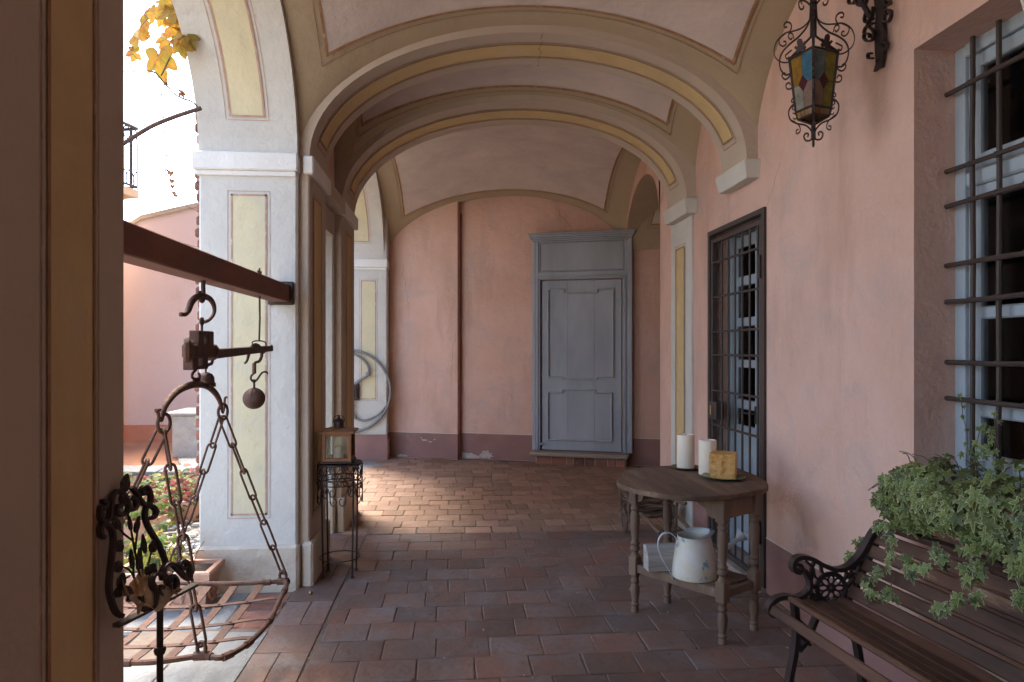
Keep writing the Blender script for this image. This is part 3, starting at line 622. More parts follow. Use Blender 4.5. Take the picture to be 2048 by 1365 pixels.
while x < b - .1: ww = random.uniform(.09, .2); mb.t = random.random(); mb.box((x, -.16+random.random()*.015, -.02), (min(x+ww, b-.02)-.006, Y0, zb-.062), bev=.01); x += ww
mb.box((a+.07, -.14, -.02), (b-.03, Y0-.01, zb-.058), m=2)
mb.build('doorstep', [M['granite'], M['brick'], M['mortar']], door_frame)

# iron gate and glazed door in the right wall ----------------------
gy0, gy1, gz = 3.93, 4.82, 2.30
mb = MB(); fw = .03
mb.box((XR-.02, gy0-.004, .0), (XR+.03, gy0+fw, gz+.004), bev=.003); mb.box((XR-.02, gy1-fw, .0), (XR+.03, gy1+.004, gz+.004), bev=.003); mb.box((XR-.019, gy0+fw, gz-fw), (XR+.03, gy1-fw, gz+.004), bev=.003)
gate = mb.build('gate', M['grille'], port); tag(gate, 'dark iron bar gate in front of the glazed door')
mb = MB(); b0, b1, zt_, zb_ = gy0+fw+.012, gy1-fw-.012, gz-fw-.03, .04
mb.box((XR-.012, b0, zb_), (XR+.022, b0+.03, zt_), bev=.003); mb.box((XR-.012, b1-.03, zb_), (XR+.022, b1, zt_), bev=.003)
mb.box((XR-.011, b0+.03, zt_-.03), (XR+.022, b1-.03, zt_), bev=.003); mb.box((XR-.011, b0+.03, zb_), (XR+.022, b1-.03, zb_+.03), bev=.003); mb.build('gate_leaf', M['grille'], gate)
bars = [4.045+.112*i for i in range(7)]
for i, y in enumerate(bars[:6]):
    mb = MB(); mb.tube([(XR+.005, y+.01, zb_+.02), (XR+.005, y+.01, zt_-.02)], .0075, 7); mb.build('bar', M['grille'], gate, True)
for yy in (385, 535, 570, 676, 700, 756, 793, 0):
    pass
for pyy in (514, 588, 662, 711, 787, 860, 935, 1003):
    z = onx(1467, pyy, XR).z; mb = MB(); mb.tube([(XR-.004, b0+.01, z), (XR-.004, b1-.004, z)], .0085, 7); mb.build('bar', M['grille'], gate, True)
mb = MB(); z0 = onx(1436, 840, XR).z; z1 = onx(1436, 804, XR).z; mb.box((XR-.03, 4.64, z0), (XR+.03, 4.775, z1), bev=.004, m=0); mb.box((XR-.034, 4.725, z0+.03), (XR-.02, 4.745, z1-.03), bev=.002, m=1); mb.build('lock_box', [M['grille'], M['brass']], gate)
for z in (1.95, .35): mb = MB(); mb.tube([(XR-.028, gy0+.036, z-.07), (XR-.028, gy0+.036, z+.07)], .013, 8); mb.build('hinge', M['grille'], gate, True)
mb = MB(); mb.box((XR-.05, gy0-.01, -.02), (XR+.42, gy1+.01, .03), bev=.01); mb.build('threshold', M['granite'], gate)
# glazed double door
XD = 2.03
mb = MB(); 
mb.box((XD-.02, gy1-.03, 0.03), (XD+.05, gy1+.02, gz+.02), bev=.004); mb.box((XD-.02, gy0-.02, .03), (XD+.05, gy0+.03, gz+.02), bev=.004); mb.box((XD-.021, gy0+.03, gz-.04), (XD+.05, gy1-.03, gz+.02), bev=.004)
gd = mb.build('door', M['frame'], port); tag(gd, 'pale blue glazed double door behind the iron gate')
for s0, s1 in ((4.385, 4.788), (3.962, 4.378)):
    mb = MB(); st = .055
    mb.box((XD, s0, .04), (XD+.035, s0+st, gz-.045), bev=.004); mb.box((XD, s1-st, .04), (XD+.035, s1, gz-.045), bev=.004)
    for z0, z1 in ((2.17, 2.25), (1.90, 1.965), (1.615, 1.675), (1.325, 1.38), (1.035, 1.10), (.80, .92), (.045, .18)): mb.box((XD+.002, s0+st, z0), (XD+.033, s1-st, z1), bev=.004)
    mb.box((XD+.012, s0+st, .18), (XD+.03, s1-st, .80)); mb.box((XD+.004, s0+st+.06, .26), (XD+.014, s1-st-.06, .72), bev=.006)
    lv = mb.build('door_leaf', M['frame'], gd)
    mb = MB(); mb.box((XD+.014, s0+st, .92), (XD+.018, s1-st, 2.17)); mb.build('glass', M['glass'], lv)
mb = MB(); mb.tube([(XD-.01, 4.42, 1.02), (XD-.045, 4.42, 1.02), (XD-.05, 4.50, 1.02)], .008, 8); mb.box((XD-.008, 4.405, .95), (XD+.002, 4.435, 1.07), bev=.003); mb.build('handle', M['iron'], gd, True)
# window in its deep reveal ----------------------------------------
wy0, wy1, wz0, wz1, XW = 1.30, 2.62, .93, 2.67, 2.06
mb = MB(); fo = .05
mb.box((XW-.015, wy1-fo, wz0), (XW+.06, wy1+.01, wz1), bev=.005); mb.box((XW-.015, wy0-.01, wz0), (XW+.06, wy0+fo, wz1), bev=.005)
mb.box((XW-.016, wy0+fo, wz1-.05), (XW+.06, wy1-fo, wz1+.01), bev=.005); mb.box((XW-.016, wy0+fo, wz0), (XW+.06, wy1-fo, wz0+.05), bev=.005)
win = mb.build('window', M['frame'], port); tag(win, 'barred window with pale blue frame in a deep reveal')
tr = onx(1960, 352, XW).z
for s0, s1 in ((1.965, 2.568), (1.352, 1.955)):
    mb = MB(); st = .06
    for za, zc in ((wz0+.052, tr-.035), (tr+.03, wz1-.052)):
        mb.box((XW, s0, za), (XW+.04, s0+st, zc), bev=.005); mb.box((XW, s1-st, za), (XW+.04, s1, zc), bev=.005)
        mb.box((XW+.001, s0+st, za), (XW+.039, s1-st, za+.06), bev=.005); mb.box((XW+.001, s0+st, zc-.055), (XW+.039, s1-st, zc), bev=.005)
    for pz in (626, 822):
        z = onx(1960, pz, XW).z; mb.box((XW+.002, s0+st, z-.025), (XW+.038, s1-st, z+.025), bev=.006)
    sash = mb.build('sash', M['frame'], win)
    mb = MB(); mb.box((XW+.016, s0+st, wz0+.1), (XW+.02, s1-st, wz1-.1)); mb.build('glass', M['glass'], sash)
mb = MB(); mb.box((XW-.012, wy0+fo, tr-.034), (XW+.05, wy1-fo, tr+.028), bev=.008); mb.build('transom', M['frame'], win)
XG = 2.018
yg1, yg2 = onx(1945, 700, XG).y, onx(1998, 700, XG).y; gr_b = [yg1-(yg1-yg2)*i for i in range(8)]
for y in gr_b:
    mb = MB(); z = wz0-.02; pts = [(XG+random.uniform(-.002,.002), y+random.uniform(-.002,.002), wz0-.02+(wz1-wz0+.06)*k/8) for k in range(9)]; mb.tube(pts, .0095, 8); mb.build('grille_bar', M['grille'], win, True)
for pyy in (190, 345, 414, 533, 605, 725, 797):
    z = onx(1892, pyy, 2.005).z; pts = [(XG-.012+random.uniform(-.0015,.0015), wy1+.03-(wy1-wy0+.04)*k/10, z+random.uniform(-.002,.002)) for k in range(11)]
    mb = MB(); mb.tube(pts, .0100, 8); 
    for y in gr_b: mb.ball((XG-.008, y, z), .016, 8, sc_=(1,1,.9))
    mb.build('grille_bar', M['grille'], win, True)
mb = MB(); mb.box((XR-.02, wy0-.03, wz0-.05), (XW+.02, wy1+.001, wz0+.002), bev=.006); mb.build('sill', M['granite'], win)
# dark rooms behind window and glazed door
mb = MB()
def room(x0, x1, y0, y1, z0, z1):
    a = [mb.V(p) for p in ((x0,y0,z0),(x1,y0,z0),(x1,y1,z0),(x0,y1,z0),(x0,y0,z1),(x1,y0,z1),(x1,y1,z1),(x0,y1,z1))]
    for q in ((0,1,2,3),(4,5,6,7),(0,1,5,4),(1,2,6,5),(2,3,7,6)): mb.Fc([a[i] for i in q])
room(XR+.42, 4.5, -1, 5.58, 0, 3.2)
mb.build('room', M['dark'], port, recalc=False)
mb = MB()
for y0 in (1.36, 1.97):
    mb.box((XW+.10, y0, wz0+.05), (XW+.125, y0+.585, wz1-.05), bev=.003)
    for z0, z1 in ((1.0, 1.35), (1.45, 1.85), (1.97, 2.5)): mb.box((XW+.092, y0+.08, z0), (XW+.102, y0+.50, z1), bev=.006)
mb.build('inner_shutter', M['shutter'], win)

# ------------------------------------------------------------------ helpers for ornament
def frame_pts(fn, pts, n=5, closed=False): return crom([fn(*p) for p in pts], n, closed)
def basis(nrm, up=Vector((0,0,1))):
    nrm = Vector(nrm).normalized(); up = Vector(up)
    u = up - nrm*up.dot(nrm)
    if u.length < 1e-3: u = nrm.orthogonal()
    u.normalize(); return u.cross(nrm).normalized(), u, nrm
IVY = [(0,1.08),(9,.72),(20,.47),(30,.40),(44,.64),(55,.80),(66,.60),(80,.38),(98,.40),(116,.58),(124,.56),(140,.36),(160,.24),(174,.10)]
GRAPE = [(0,1.0),(9,.90),(15,.80),(22,.74),(30,.60),(38,.62),(46,.80),(54,.92),(62,.86),(70,.78),(80,.70),(90,.58),(102,.66),(114,.80),(124,.76),(136,.62),(150,.50),(166,.30),(176,.12)]
def leaf(mb, c, nrm, up, size, shape, rim=None, cup=.12, m=0, m2=1):
    X, U, N = basis(nrm, up); c = Vector(c); half = [(a, r) for a, r in shape]
    pts = [(-a, r) for a, r in half[::-1] if a > 0] + half
    def P(a, r, k): 
        q = R(a); w = r*k
        return c + (X*sin(q) + U*cos(q))*w*size + N*(-cup*size*(w*w)*(1+.8*cos(q)) + .07*size*abs(sin(q*2))*w)
    ctr = mb.V(c + N*size*.03); 
    if rim:
        a = [mb.V(P(q, r, 1-rim)) for q, r in pts]; b = [mb.V(P(q, r, 1)) for q, r in pts]
        for i in range(len(pts)-1): mb.Fc((ctr, a[i], a[i+1]), m); mb.Fc((a[i], b[i], b[i+1], a[i+1]), m2)
        mb.Fc((ctr, a[-1], a[0]), m)
    else:
        b = [mb.V(P(q, r, 1)) for q, r in pts]
        for i in range(len(pts)-1): mb.Fc((ctr, b[i], b[i+1]), m)
        mb.Fc((ctr, b[-1], b[0]), m)
def link_chain(mb, pts, L=.15, w=.036, r=.0052, ph=0, segs=7):
    pts = [Vector(p) for p in pts]; cum = [0]
    for a, b in zip(pts, pts[1:]): cum.append(cum[-1] + (b-a).length)
    T = cum[-1]; n = max(1, round(T/(L-.022))); pitch = T/n; L = pitch + .022
    def at(s_):
        for i in range(len(pts)-1):
            if s_ <= cum[i+1] or i == len(pts)-2: return pts[i].lerp(pts[i+1], (s_-cum[i])/(cum[i+1]-cum[i])), (pts[i+1]-pts[i]).normalized()
    for k in range(n):
        c, d = at((k+.5)*pitch); u = d.cross(Vector((0,1,0)) if abs(d.y) < .9 else Vector((1,0,0))).normalized(); v = d.cross(u)
        a = R(45 + 90*((k+ph) % 2) + random.uniform(-14, 14)); s1 = u*cos(a)+v*sin(a); ring = []
        hl, hw = L/2, w/2
        for q in range(7): t = pi*q/6; ring.append(c + d*(hl-hw+hw*sin(t)) + s1*hw*cos(t))
        for q in range(7): t = pi + pi*q/6; ring.append(c + d*(-(hl-hw)+hw*sin(t)) + s1*hw*cos(t))
        mb.tube(ring, r, segs, closed=True)
def ringpts(c, r, nrm, n=20, ry=None):
    X, U, N = basis(nrm, Vector((0,0,1))); return [Vector(c) + X*cos(2*pi*k/n)*r + U*sin(2*pi*k/n)*(ry or r) for k in range(n)]

# ------------------------------------------------------------------ steel beam
XB = -1.034
bm = MB(); 
def ibeam(mb, y0, y1):
    z0, z1, a, b = 1.738, 1.842, XB-.052, XB+.052
    mb.box((a, y0, z0), (b, y1, z1), bev=.005)
ibeam(bm, 1.952, 4.235)
beam = bm.build('steel_beam', M['beam']); tag(beam, 'rusty square steel beam spanning between the two nearest left piers', 'beam')
b2 = MB(); b2.box((XB-.075, 4.222, 1.722), (XB+.075, 4.249, 1.862), bev=.004); b2.build('end_plate', M['iron'], beam)
# ------------------------------------------------------------------ steelyard scale
def k5(x, y, X=XB): return onx(340 + x/4.55, 560 + y/4.55, X)
scale = empty('steelyard_scale', (XB, 2.92, 1.72), 'rusty iron steelyard balance with chains and a slatted pan hanging from the beam', 'scale')
mb = MB(); mb.tube([k5(303, 0), k5(303, 150), k5(300, 180)], .0095, 8); mb.tube(crom([k5(268,100), k5(270,140), k5(280,185), k5(296,195), k5(308,165)], 4), .0085, 8); mb.build('hanger', M['rust'], scale, True)
mb = MB(); hp = frame_pts(k5, [(105,315),(140,312),(170,272),(195,205),(240,158),(300,150),(360,172),(398,230),(402,300),(365,358),(315,385)], 5)
n_ = len(hp); mb.tube(hp, [.0075+.006*sin(pi*min(1, i/(n_*.8))) for i in range(n_)], 10); mb.tube(ringpts(k5(290,378), .0125, (1,0,0), 16), .006, 7, closed=True); mb.ball(k5(105,316), .0105, 10)
mb.build('hook', M['rust'], scale, True)
mb = MB(); mb.tube([k5(290,378), k5(290,480)], .0055, 7)
def fr(mb, x0, y0, x1, y1, sx0, sy0, sx1, sy1, dx=.02):
    a = k5(x0, y1); b = k5(x1, y0); c = k5(sx0, sy1); d = k5(sx1, sy0)
    mb.box((XB-dx, a.y, a.z), (XB+dx, c.y, b.z), bev=.003); mb.box((XB-dx, d.y, a.z), (XB+dx, b.y, b.z), bev=.003)
    mb.box((XB-dx+.001, c.y, d.z), (XB+dx-.001, d.y, b.z-.001), bev=.002); mb.box((XB-dx+.001, c.y, a.z+.001), (XB+dx-.001, d.y, c.z), bev=.002)
fr(mb, 220, 470, 358, 610, 262, 505, 306, 592); fr(mb, 165, 675, 305, 822, 216, 690, 258, 788)
mb.tube([k5(290,480,XB), k5(290,600,XB)], .008, 8)
mb.build('bracket', M['rust'], scale)
mb = MB(); a, b = k5(150, 712), k5(388, 590); mb.box((XB-.024, a.y+.012, a.z), (XB+.024, b.y, b.z), bev=.006)
ca = k5(140, 637); mb.lathe([(.0,-.002),(.046,-.002),(.050,.004),(.050,.016),(.040,.022),(.034,.034),(.026,.036),(.0,.036)], ca - Vector((.0,.01,0)), 24, ax=(.93,.37,0))
ca = k5(372, 660); mb.lathe([(.0,-.012),(.036,-.012),(.036,.012),(.0,.012)], ca, 20, ax=(0,1,0))
mb.build('fulcrum_head', M['rust'], scale)
mb = MB(); A0, A1 = k5(385, 676), k5(922, 625)
rings = []
for t, h in ((0,.019),(.5,.0165),(1,.0135)):
    c = A0.lerp(A1, t); rings.append([c+Vector((.011,0,-h)), c+Vector((.0,0,-h-.004)), c+Vector((-.011,0,-h)), c+Vector((-.011,0,h)), c+Vector((.0,0,h+.003)), c+Vector((.011,0,h))])
mb.loft(rings); mb.tube([k5(905,620), k5(925,612), k5(926,592)], .005, 6)
mb.build('balance_arm', M['rust'], scale)
mb = MB(); mb.tube(frame_pts(k5, [(385,620),(392,690),(380,760),(352,772),(330,790)], 4), .007, 8); mb.tube(ringpts(k5(332,782), .009, (1,0,0), 12), .004, 6, closed=True); mb.tube([k5(328,795), k5(325,850)], .004, 6)
cb = k5(325, 905, XB-.01); mb.lathe([(.0,-.032),(.040,-.032),(.040,-.016),(.036,-.014),(.034,.008),(.026,.022),(.010,.030),(.0,.031)], cb, 20)
mb.build('bell_weight', M['rust'], scale, True)
mb = MB(); mb.tube(frame_pts(k5, [(236,822),(215,840),(202,866),(205,890),(228,905),(255,905),(272,880),(262,852)], 4), .0055, 8)
yk = [onx(px, py, XB) for px, py in ((322,842),(328,818),(338,800),(354,783),(376,772),(396,769),(415,773),(431,787),(440,803),(443,818))]
yp = crom(yk, 4); n_ = len(yp); mb.tube(yp, [.008+.007*sin(pi*i/(n_-1)) for i in range(n_)], 10)
mb.tube([k5(216,935), k5(222,905), k5(262,905), k5(262,935)], .007, 7)
mb.tube(crom([onx(443,818,XB), onx(446,826,XB), onx(449,812,XB), onx(450,797,XB), onx(453,795,XB)], 4), .0055, 7)
mb.tube(crom([onx(322,842,XB), onx(318,838,XB), onx(316,826,XB), onx(312,821,XB), onx(320,820,XB)], 4), .006, 7)
yoke = mb.build('yoke', M['rust'], scale, True)
cl, cr = onx(328, 847, XB), onx(446, 824, XB)
for c, r in ((cl, .034), (cr, .036)):
    mb = MB(); mb.tube(ringpts(c, r, (.97,-.25,.0), 24), .0065, 8, closed=True); mb.build('ring', M['rust'], scale, True)
TZ_ = .35
PN, PF = onz(403, 1312, TZ_), onz(566, 1163, TZ_); PFL = onz(338, 1167, TZ_); PNL = Vector((PFL.x-.06, PN.y-.01, TZ_))
rim = [PN, onz(440,1316,TZ_), onz(478,1300,TZ_), onz(510,1275,TZ_), onz(540,1240,TZ_), onz(560,1200,TZ_), onz(573,1172,TZ_), PF, onz(520,1166,TZ_), onz(430,1168,TZ_), PFL]
xL = PFL.x - .09
rim += [Vector((xL, PFL.y-.02, TZ_)), Vector((xL-.05, PFL.y-.12, TZ_)), Vector((xL-.06, PN.y+.15, TZ_)), Vector((xL, PN.y+.03, TZ_)), Vector((PNL.x+.12, PN.y-.015, TZ_)), onz(300, 1325, TZ_)]
rp = crom(rim, 5, True); mb = MB(); mb.tube(rp, .0105, 9, closed=True)
for f in (.02, .09, .155, .24, .33, .41, .47, .62, .70, .80, .92):
    i = int(f*len(rp)); a, b = rp[i], rp[(i+1) % len(rp)]; d = (b-a).normalized(); mb.tube([a-d*.02, a+d*.02], .0145, 9)
pan = mb.build('pan', M['rust'], scale, True)
# straps across the pan, sagging slightly
ys = sorted(p.y for p in rp); y_lo, y_hi = min(ys), max(ys)
def span_x(y):
    xs_ = [a.lerp(b, (y-a.y)/(b.y-a.y)).x for a, b in zip(rp, rp[1:]+rp[:1]) if (a.y-y)*(b.y-y) < 0]; return min(xs_), max(xs_)
def span_y(x):
    q = [a.lerp(b, (x-a.x)/(b.x-a.x)).y for a, b in zip(rp, rp[1:]+rp[:1]) if (a.x-x)*(b.x-x) < 0]; return min(q), max(q)
def sag(x, y): u = (x - (xL+PN.x)/2)/.35; v = (y-(y_lo+y_hi)/2)/.42; return TZ_ - .03*max(0, 1-u*u)*max(0, 1-v*v)
for px, py in ((480,1205),(420,1247),(370,1287)):
    y = onz(px, py, TZ_-.01).y; x0, x1 = span_x(y); pts = [Vector((lerp(x0, x1, k/14), y, sag(lerp(x0, x1, k/14), y)+.002)) for k in range(15)]
    mb = MB(); mb.strap(pts, (0,1,0), .026, .004); mb.build('pan_strap', M['rust'], pan)
for x in (-.90, -1.02, -1.14, -1.26, -1.38):
    if x < xL: continue
    y0, y1 = span_y(x); pts = [Vector((x, lerp(y0, y1, k/14), sag(x, lerp(y0, y1, k/14))-.004)) for k in range(15)]
    mb = MB(); mb.strap(pts, (1,0,0), .034, .004)
    for px, py in ((480,1205),(420,1247),(370,1287)): yy = onz(px, py, TZ_-.01).y; mb.ball((x, yy, sag(x, yy)+.005), .007, 8, sc_=(1,1,.6))
    mb.build('pan_strap', M['rust'], pan)
def chain(a, b, ph): mb = MB(); link_chain(mb, [a, a.lerp(b, .5)+Vector((0,0,-.006)), b], ph=ph); mb.build('chain', M['rust'], scale, True)
dz_ = Vector((0,0,.03))
chain(cl-dz_, PN+Vector((0,0,.045)), 0); chain(cl-dz_+Vector((-.008,0,0)), PNL+Vector((0,0,.045)), 1); chain(cr-dz_, PF+Vector((0,0,.045)), 1); chain(cr-dz_+Vector((-.008,0,0)), PFL+Vector((0,0,.045)), 0)
for p in (PN, PNL, PF, PFL):
    mb = MB(); mb.tube(ringpts(p+Vector((0,0,.026)), .017, (.3,1,0), 14, .024), .007, 8, closed=True); mb.tube([p+Vector((-.026,0,0)), p+Vector((.026,0,0))], .0165, 9); mb.build('pan_ring', M['rust'], scale, True)
# counterweight ball on the arm
cw = MB(); hk = frame_pts(k5, [(682,760),(702,735),(715,690),(738,622),(780,592),(820,620),(836,680),(815,738),(772,756),(766,790)], 5); n_ = len(hk)
cw.tube(hk, [.005+.005*sin(pi*i/(n_-1)) for i in range(n_)], 8); cw.tube([k5(768,760), k5(766,855)], .0105, 8)
cw.tube(frame_pts(k5, [(766,850),(740,875),(738,905),(765,928),(795,905),(815,875),(840,845),(870,838),(888,850)], 4), .0055, 8); cw.tube([k5(766,905), k5(766,985)], .006, 7)
cc = k5(765, 1080); cw.ball(cc, .0565, 24); cw.tube([cc+Vector((0,.058*sin(t),.058*cos(t))) for t in [R(-70+14*i) for i in range(11)]], .003, 6)
cw.build('counterweight', M['rust'], scale, True)
rod = MB(); rod.tube([k5(815,148), k5(818,350), k5(812,558)], .0052, 8); rod.tube(frame_pts(k5, [(750,592),(756,562),(812,556),(866,568),(872,612),(862,662),(845,668)], 3), .0036, 7)
p = k5(815, -30)
for d in (-.022, 0, .022): rod.tube([p+Vector((0,d,-.03)), p+Vector((0,d*1.2,.03 if d else .045))], .005, 6)
tag(rod.build('support_rod', M['rust'], None, True), 'thin iron rod with a stirrup hanging from the beam by the counterweight', 'rod')

# ------------------------------------------------------------------ wrought iron reading stand
LA = atd(240, 1243, 1.70); RA = atd(385, 1168, 1.96); e1 = (RA-LA).normalized(); e2 = Vector((-.16, .05, 1)).normalized(); NL = e1.cross(e2).normalized()
if NL.dot(C0-LA) < 0: NL = -NL
def lc(x, y, o=0): return onp(200 + x/3.414, 900 + y/3.414, LA + NL*o, NL)
st = empty('iron_reading_stand', (LA.x+.1, LA.y+.15, 0), 'black wrought iron reading stand with scrolls and leaves beside the nearest pier', 'stand')
curves = [[(28,600),(8,585),(2,545),(18,512),(48,512),(80,545),(90,620),(80,720),(66,850),(62,950),(80,1040),(110,1110),(152,1136)],
 [(12,352),(28,352),(38,378),(22,398),(2,390),(-4,420),(2,465),(30,490),(60,468),(72,400),(80,330),(100,292),(130,280),(160,305),(188,360),(192,405),(165,440),(128,442),(108,415),(118,385),(145,385)],
 [(212,255),(240,285),(265,330),(300,372),(335,368),(345,320),(326,266),(298,253),(283,275),(300,300),(315,290)],
 [(345,468),(372,455),(378,412),(345,382),(315,392),(305,450),(325,520),(365,590),(400,650),(430,720),(452,785)],
 [(190,345),(215,325),(243,345),(245,385),(222,408),(195,400)],
 [(130,1002),(122,965),(155,940),(195,955),(208,1005),(200,1035)]]
mb = MB()
for c in curves: mb.strap(frame_pts(lc, c, 6), NL, .017, .011, ridged=True)
mb.build('scroll_frame', M['iron'], st, True)
mb = MB()
for c in ([(272,1000),(280,1060),(320,1095),(365,1060),(378,980),(352,910),(362,862),(400,845),(442,870),(468,930),(458,990),(420,1002),(395,970),(405,935),(425,945)],
          [(430,890),(425,830),(445,790),(485,780),(535,822),(580,868),(612,886)], [(440,960),(480,975),(515,950),(520,900),(495,862),(470,880),(478,905)], [(612,870),(605,800),(580,762),(548,765),(540,795),(562,812),(580,800)]):
    mb.strap(frame_pts(lambda x, y: lc(x, y, .02), c, 6), NL, .02, .010, ridged=True)
mb.build('page_stop', M['iron'], st, True)
mb = MB()
for c in ([(292,950),(272,860),(240,700),(215,560),(188,430)], [(300,950),(318,830),(352,690)], [(225,620),(165,575),(120,520)], [(262,965),(232,870),(190,812),(125,792)], [(240,700),(250,600),(262,520)], [(285,930),(290,800),(280,700),(290,600)], [(232,870),(225,790),(215,740)], [(205,860),(170,880),(150,895)]):
    mb.tube(frame_pts(lc, c, 5), .0028, 6)
spray = mb.build('leaf_spray', M['iron'], st, True)
mb = MB()
def ov(cx, cy, w_, h_, ang, k=.003):
    a = R(ang); out = []
    for i in range(12):
        t = 2*pi*i/12; x_ = w_*sin(t)*(1-.35*cos(t))*(1+.12*(i % 2)); y_ = -h_*cos(t); out.append(lc(cx + x_*cos(a)-y_*sin(a), cy + x_*sin(a)+y_*cos(a), .004 + .0025*(i % 2)))
    c = lc(cx, cy, .009); ids = [mb.V(p) for p in out]; ic = mb.V(c); bk = [mb.V(p - NL*.003) for p in out]
    for i in range(12): j = (i+1) % 12; mb.Fc((ic, ids[i], ids[j])); mb.Fc((ids[i], bk[i], bk[j], ids[j]))
    mb.Fc(bk)
for a in ((112,492,24,58,-25),(258,508,18,62,12),(208,500,14,52,-8),(135,655,30,44,10),(304,640,16,72,-8),(366,655,26,48,10),(220,745,17,72,-5),(272,742,20,84,4),(124,796,34,42,20),(152,892,28,56,15),(352,818,38,50,30),(178,225,30,66,10),(160,330,26,50,-5)): ov(*a)
mb.build('iron_leaf_plates', M['iron'], spray)
mb = MB(); out = Vector((e1.y, -e1.x, 0)).normalized()
if out.dot(NL) < 0: out = -out
ga, gb = LA - e1*.015, RA + e1*.01
rings = [[q - out*.008, q + out*.012 + Vector((0,0,-.002)), q + out*.013 + Vector((0,0,-.009)), q - out*.008 + Vector((0,0,-.010))] for q in (ga, ga.lerp(gb, .3)+Vector((0,0,-.002)), ga.lerp(gb, .7), gb)]
mb.loft(rings); mb.build('ledge', M['ledge'], st)
mb = MB(); pt = LA.lerp(RA, .5); pt = onp(320, 1215, pt, FV); pb = Vector((pt.x, pt.y, 0.02))
mb.tube([pt+Vector((0,0,.01)), Vector((pt.x, pt.y, .52)), Vector((pt.x, pt.y, .10))], .0085, 10); mb.lathe([(.0,-.02),(.013,-.02),(.016,-.01),(.013,0),(.0,0)], (pt.x, pt.y, .655), 12)
mb.build('pole', M['iron'], st, True)
for k in range(3):
    a = R(30+120*k); d = Vector((cos(a), sin(a), 0)); mb = MB(); b0_ = Vector((pt.x, pt.y, 0))
    if k == 1: d *= .45
    mb.tube(crom([b0_+Vector((0,0,.16)), b0_+d*.06+Vector((0,0,.13)), b0_+d*.14+Vector((0,0,.03)), b0_+d*.18+Vector((0,0,.008))], 5), .007, 8); mb.build('leg', M['iron'], st, True)
# dry leaf on the ledge
mb = MB(); nu, nv = 12, 7; ids = []
rnd = random.Random(5)
base = lambda u, v: LA.lerp(RA, .05+.62*u) + out*(.035 - .05*v) + Vector((0,0,.006 + .085*v*(1-.5*u) + .02*sin(u*9+v*4)))
for i in range(nu+1): ids.append([mb.V(base(i/nu, j/nv) + Vector((rnd.uniform(-.006,.006), rnd.uniform(-.006,.006), rnd.uniform(-.007,.007))) + (Vector((0,0,.03)) if i in (0, nu) and j > 4 else Vector())) for j in range(nv+1)])
for i in range(nu):
    for j in range(nv):
        if (i in (0, nu-1) and j in (nv-1,)): continue
        mb.Fc((ids[i][j], ids[i+1][j], ids[i+1][j+1], ids[i][j+1]))
tag(mb.build('dry_leaf', M['amber'], None, False, recalc=False), 'large curled amber dry leaf lying on the reading stand ledge', 'leaf')

# ------------------------------------------------------------------ plant stand and wooden lantern
legs = [onz(642.6,1158,0), onz(707.7,1157,0), onz(653,1141,0), onz(717,1139.5,0)]
cs = sum(legs, Vector())/4; ps = empty('plant_stand', cs, 'round black wire plant stand holding the wooden lantern', 'stand'); zs = .725; rs = .142
for L0 in legs:
    d = (L0-cs).normalized(); mb = MB(); mb.tube([cs+d*.118+Vector((0,0,.004)), cs+d*.125+Vector((0,0,.35)), cs+d*.132+Vector((0,0,zs-.02))], .0062, 8); mb.lathe([(0,0),(.012,0),(.012,.008),(.007,.014),(0,.014)], cs+d*.118, 10); mb.build('leg', M['iron'], ps, True)
mb = MB(); mb.tube([cs+Vector((.126*cos(t), .126*sin(t), .115)) for t in [2*pi*k/32 for k in range(32)]], .0036, 7, closed=True); mb.build('foot_ring', M['iron'], ps, True)
mb = MB()
for z in (zs-.004, zs-.10, zs-.135): mb.tube([cs+Vector((rs*cos(t), rs*sin(t), z)) for t in [2*pi*k/40 for k in range(40)]], .0038, 7, closed=True)
mb.lathe([(0,zs-.012),(rs-.004,zs-.012),(rs-.004,zs-.008),(0,zs-.008)], cs, 32)
def cyl(th, z, r=rs): return cs + Vector((r*cos(th), r*sin(th), zs + z))
NU = 10
for k in range(NU):
    t0 = 2*pi*k/NU; sp_ = 2*pi/NU
    for sg in (1, -1):
        cv = [(0,-.005),(sg*.20,-.02),(sg*.44,-.045),(sg*.42,-.075),(sg*.25,-.08),(sg*.20,-.06),(sg*.28,-.052)]
        mb.tube(crom([cyl(t0+a*sp_, z) for a, z in cv], 4), .0026, 5)
        cv = [(sg*.5,-.10),(sg*.35,-.06),(sg*.1,-.04),(sg*.02,-.015),(sg*.14,-.008),(sg*.18,-.025)]
        mb.tube(crom([cyl(t0+a*sp_, z) for a, z in cv], 4), .0026, 5)
        cv = [(0,-.105),(sg*.3,-.11),(sg*.42,-.125),(sg*.25,-.13)]
        mb.tube(crom([cyl(t0+a*sp_, z) for a, z in cv], 3), .0026, 5)
for k in range(5):
    t0 = 2*pi*(k+.3)/5
    for sg in (1, -1):
        cv = [(sg*.04,-.135),(sg*.15,-.150),(sg*.22,-.19),(sg*.24,-.235),(sg*.34,-.255),(sg*.44,-.24),(sg*.42,-.21),(sg*.34,-.215)]
        mb.tube(crom([cyl(t0+a*1.25, z) for a, z in cv], 5), .0034, 6)
        cv = [(sg*.10,-.14),(sg*.04,-.17),(sg*.11,-.185),(sg*.15,-.165)]
        mb.tube(crom([cyl(t0+a*1.25, z) for a, z in cv], 4), .003, 6)
mb.build('scroll_gallery', M['iron'], ps, True)
LZ = zs + .004; lw2 = .091; lcx, lcy = atd(678, 900, 4.41).x, cs.y - .005
lan = empty('wooden_lantern', (lcx, lcy, LZ), 'square brown wooden lantern with glass sides on the round plant stand', 'lantern')
